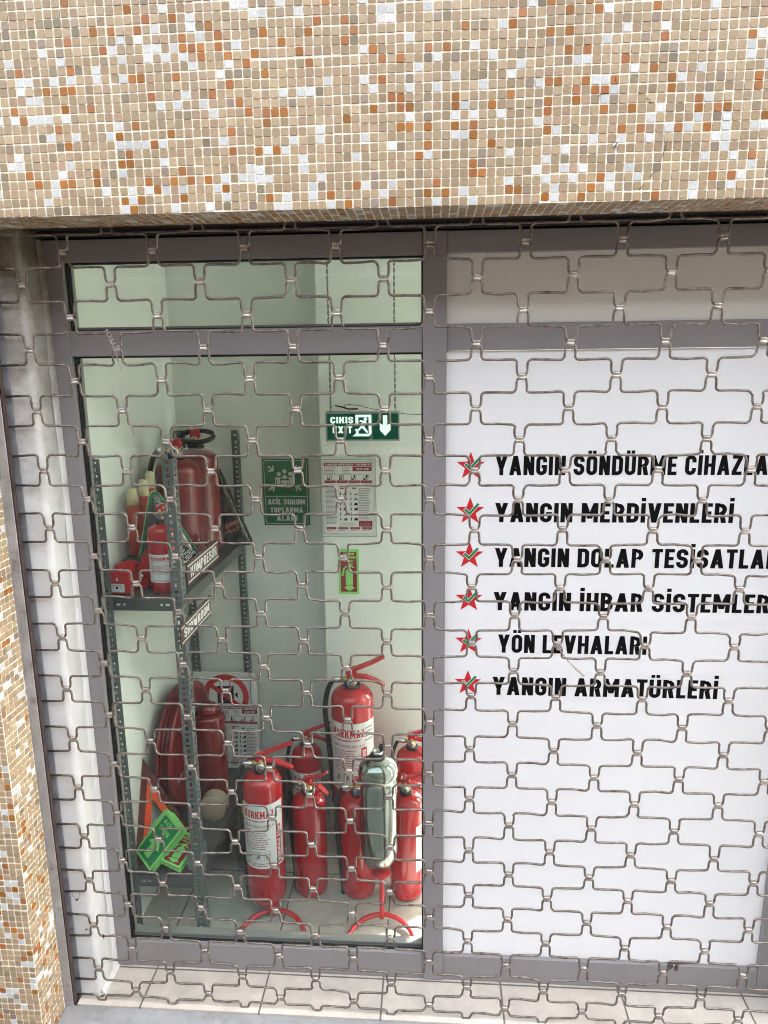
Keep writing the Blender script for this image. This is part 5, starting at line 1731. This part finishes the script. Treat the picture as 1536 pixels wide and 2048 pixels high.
mb = MB(); mb.lathe([(0.058, 0.0005), (0.061, 0.008), (0.061, 0.335), (0.058, 0.350), (0.044, 0.356)], 36, (-0.845, 0.70, ZL))
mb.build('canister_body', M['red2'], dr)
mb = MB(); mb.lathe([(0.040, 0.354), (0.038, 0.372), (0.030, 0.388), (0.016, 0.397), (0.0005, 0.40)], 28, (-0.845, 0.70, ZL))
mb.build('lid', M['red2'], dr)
rl = thing('hose_reel', 'large red hose reel disc leaning against the wall on the lower shelf', 'hose reel', (-0.93, 0.56, ZL))
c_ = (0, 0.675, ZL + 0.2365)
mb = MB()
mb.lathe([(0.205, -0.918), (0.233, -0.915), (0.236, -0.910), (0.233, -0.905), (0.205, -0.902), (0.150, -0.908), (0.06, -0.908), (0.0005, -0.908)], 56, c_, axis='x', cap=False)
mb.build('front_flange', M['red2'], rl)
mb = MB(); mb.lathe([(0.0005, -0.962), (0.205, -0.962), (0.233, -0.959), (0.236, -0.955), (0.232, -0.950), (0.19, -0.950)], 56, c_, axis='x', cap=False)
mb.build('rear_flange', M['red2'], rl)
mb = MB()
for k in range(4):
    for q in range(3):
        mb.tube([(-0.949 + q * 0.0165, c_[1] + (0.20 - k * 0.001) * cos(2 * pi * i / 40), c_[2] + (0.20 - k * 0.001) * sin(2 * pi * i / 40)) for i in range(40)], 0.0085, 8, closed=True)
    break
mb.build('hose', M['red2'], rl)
mb = MB(); mb.lathe([(0.05, -0.907), (0.05, -0.893), (0.035, -0.888), (0.0005, -0.888)], 28, c_, axis='x'); mb.build('hub', M['red2'], rl)
mb = MB()
for k in range(6):
    a = k * pi / 3 + 0.3
    mb.tube([(-0.904, c_[1] + 0.05 * cos(a), c_[2] + 0.05 * sin(a)), (-0.903, c_[1] + 0.20 * cos(a), c_[2] + 0.20 * sin(a))], 0.006, 6)
mb.build('spoke', M['red2'], rl)

wt = thing('warning_triangle', 'orange and dark red reflective warning triangle standing at the wall end of the lower shelf', 'warning triangle', (-0.96, 0.40, ZL))
def tri_bands(A_, B_, C_, w0, w1, th, off):
    """triangle ring between inset w0 and w1, standing th thick"""
    A_, B_, C_ = Vector(A_), Vector(B_), Vector(C_)
    P3 = [A_, B_, C_]
    nrm = (B_ - A_).cross(C_ - A_).normalized()
    a_, b_, c_ = (B_ - C_).length, (C_ - A_).length, (A_ - B_).length
    inc = (A_ * a_ + B_ * b_ + C_ * c_) / (a_ + b_ + c_)
    rin = (B_ - A_).cross(C_ - A_).length / (a_ + b_ + c_)
    o = [inc + (p - inc) * (1 - w0 / rin) for p in P3]
    q = [inc + (p - inc) * (1 - w1 / rin) for p in P3]
    mb = MB()
    for k in range(3):
        m = (k + 1) % 3
        quad = [o[k], o[m], q[m], q[k]]
        lo = [p + nrm * off for p in quad]; hi = [p + nrm * (off + th) for p in quad]
        mb.add(lo + hi, [(3, 2, 1, 0), (4, 5, 6, 7), (0, 1, 5, 4), (1, 2, 6, 5), (2, 3, 7, 6), (3, 0, 4, 7)])
    return mb
TA, TB, TC = (-0.960, 0.352, 0.603), (-0.986, 0.282, ZL + 0.012), (-0.790, 0.385, ZL + 0.012)
tri_bands(TA, TB, TC, 0.0, 0.021, 0.010, 0).build('reflector_frame', M['dkred_refl'], wt)
tri_bands(TA, TB, TC, 0.021, 0.041, 0.012, -0.001).build('fluorescent_band', M['orange_refl'], wt)
mb = MB(); mb.box(-0.975, 0.345, ZL + 0.0005, -0.815, 0.405, ZL + 0.010, bev=0.003)
mb.build('foot', M['crate'], wt)

cr = thing('cardboard_roll', 'beige cardboard reel end facing the room on the lower shelf beside the rack post', 'roll', (-0.80, 0.545, ZL))
mb = MB()
mb.lathe([(0.014, -0.0), (0.048, -0.0), (0.050, 0.004), (0.050, 0.008), (0.048, 0.011), (0.030, 0.012), (0.030, 0.05), (0.048, 0.051), (0.050, 0.056), (0.048, 0.06), (0.014, 0.06)], 36, (-0.800, 0.535, ZL + 0.0515), axis='y')
mb.build('reel_body', M['card'], cr)
mb = MB(); mb.lathe([(0.0138, 0.001), (0.0138, 0.059)], 18, (-0.800, 0.535, ZL + 0.0515), axis='y', cap=True); mb.build('core_hole', M['crate'], cr)
ct = thing('storage_crate', 'dark grey plastic crate on the floor beside the rack', 'crate', (-0.672, 0.66, 0))
mb = MB()
mb.box(-0.730, 0.585, 0.0, -0.618, 0.765, 0.165, bev=0.005)
mb.build('crate_body', M['crate'], ct)
mb = MB(); mb.box(-0.734, 0.581, 0.1655, -0.614, 0.769, 0.184, bev=0.003); mb.build('crate_lid', M['crate'], ct)
mb = MB(); mb.box(-0.700, 0.5800, 0.10, -0.650, 0.5848, 0.135, bev=0.0015); mb.build('handle', M['gasket'], ct)
my = thing('mustard_case', 'small mustard yellow case between the rack and the labelled extinguisher', 'case', (-0.69, 0.66, 0.184))
mb = MB(); mb.box(-0.726, 0.60, 0.1845, -0.640, 0.70, 0.235, bev=0.006); mb.build('case_body', M['mustard'], my)
mb = MB(); mb.tube([(-0.705, 0.598, 0.213), (-0.705, 0.588, 0.222), (-0.665, 0.588, 0.222), (-0.665, 0.598, 0.213)], 0.004, 7); mb.build('handle', M['crate'], my)

# stacks of photoluminescent signs
def plate_stack(bl, br, tl, w, h, n, th, kind, top_label, rest_label, group):
    """a leaning stack; bl, br, tl are corners of the top plate, the others lie under it"""
    rn = random.Random(int(w * 1e4))
    bl, br, tl = Vector(bl), Vector(br), Vector(tl)
    x = (br - bl).normalized()
    y = (tl - bl); y = (y - x * y.dot(x)).normalized()
    nn = x.cross(y)
    for i in range(n):
        top = i == 0
        o = bl - nn * (i * (th + 0.0004))
        if not top: o = o + x * rn.uniform(-0.009, 0.001) + y * rn.uniform(-0.006, 0.004)
        a = 0 if top else rn.uniform(-0.03, 0.03)
        t = thing('sign_plate', top_label if top else rest_label, 'sign plate', tuple(o), 0, group)
        P = Panel(o, x * cos(a) + y * sin(a), y * cos(a) - x * sin(a))
        P.slab('plate', 'glow', w, h, th, t)
        if kind == 'ext':
            if top: ext_art(P, w, h)
            else: P.rect('red_field', 'dkred_ink', 0.007, 0.007, w - 0.007, h - 0.007, 0.0002)
        else:
            P.rect('green_field', 'green_ink', w * 0.16, h * 0.05, w * 0.93, h * 0.95, 0.0002)
            if top:
                P.text('lettering', 'glow', 'ACİL', w * 0.26, h * 0.82, 0.014, w * 0.42, bold=0.02, d=0.0005)
                P.text('lettering', 'glow', 'ÇIKIŞ', w * 0.26, h * 0.68, 0.014, w * 0.50, bold=0.02, d=0.0005)
                P.poly('arrow', 'glow', [(w * 0.24, h * 0.36), (w * 0.54, h * 0.58), (w * 0.84, h * 0.36), (w * 0.66, h * 0.36), (w * 0.66, h * 0.12), (w * 0.42, h * 0.12), (w * 0.42, h * 0.36)], 0.0005)
        P.build(t)
plate_stack((-0.989, 0.290, 0.302), (-0.918, 0.236, 0.266), (-0.897, 0.342, 0.418), 0.101, 0.160, 7, 0.0046, 'exit', 'glow green emergency exit sign topping the larger tilted stack on the lower shelf', 'glow green sign plate lying under the emergency exit sign in the larger stack', 'emergency exit sign plates')
plate_stack((-0.886, 0.256, 0.291), (-0.815, 0.238, 0.275), (-0.854, 0.366, 0.319), 0.076, 0.124, 6, 0.0040, 'ext', 'glow green and dark red extinguisher sign topping the smaller stack behind the rack post', 'glow green sign plate lying under the extinguisher sign in the smaller stack', 'extinguisher sign plates')
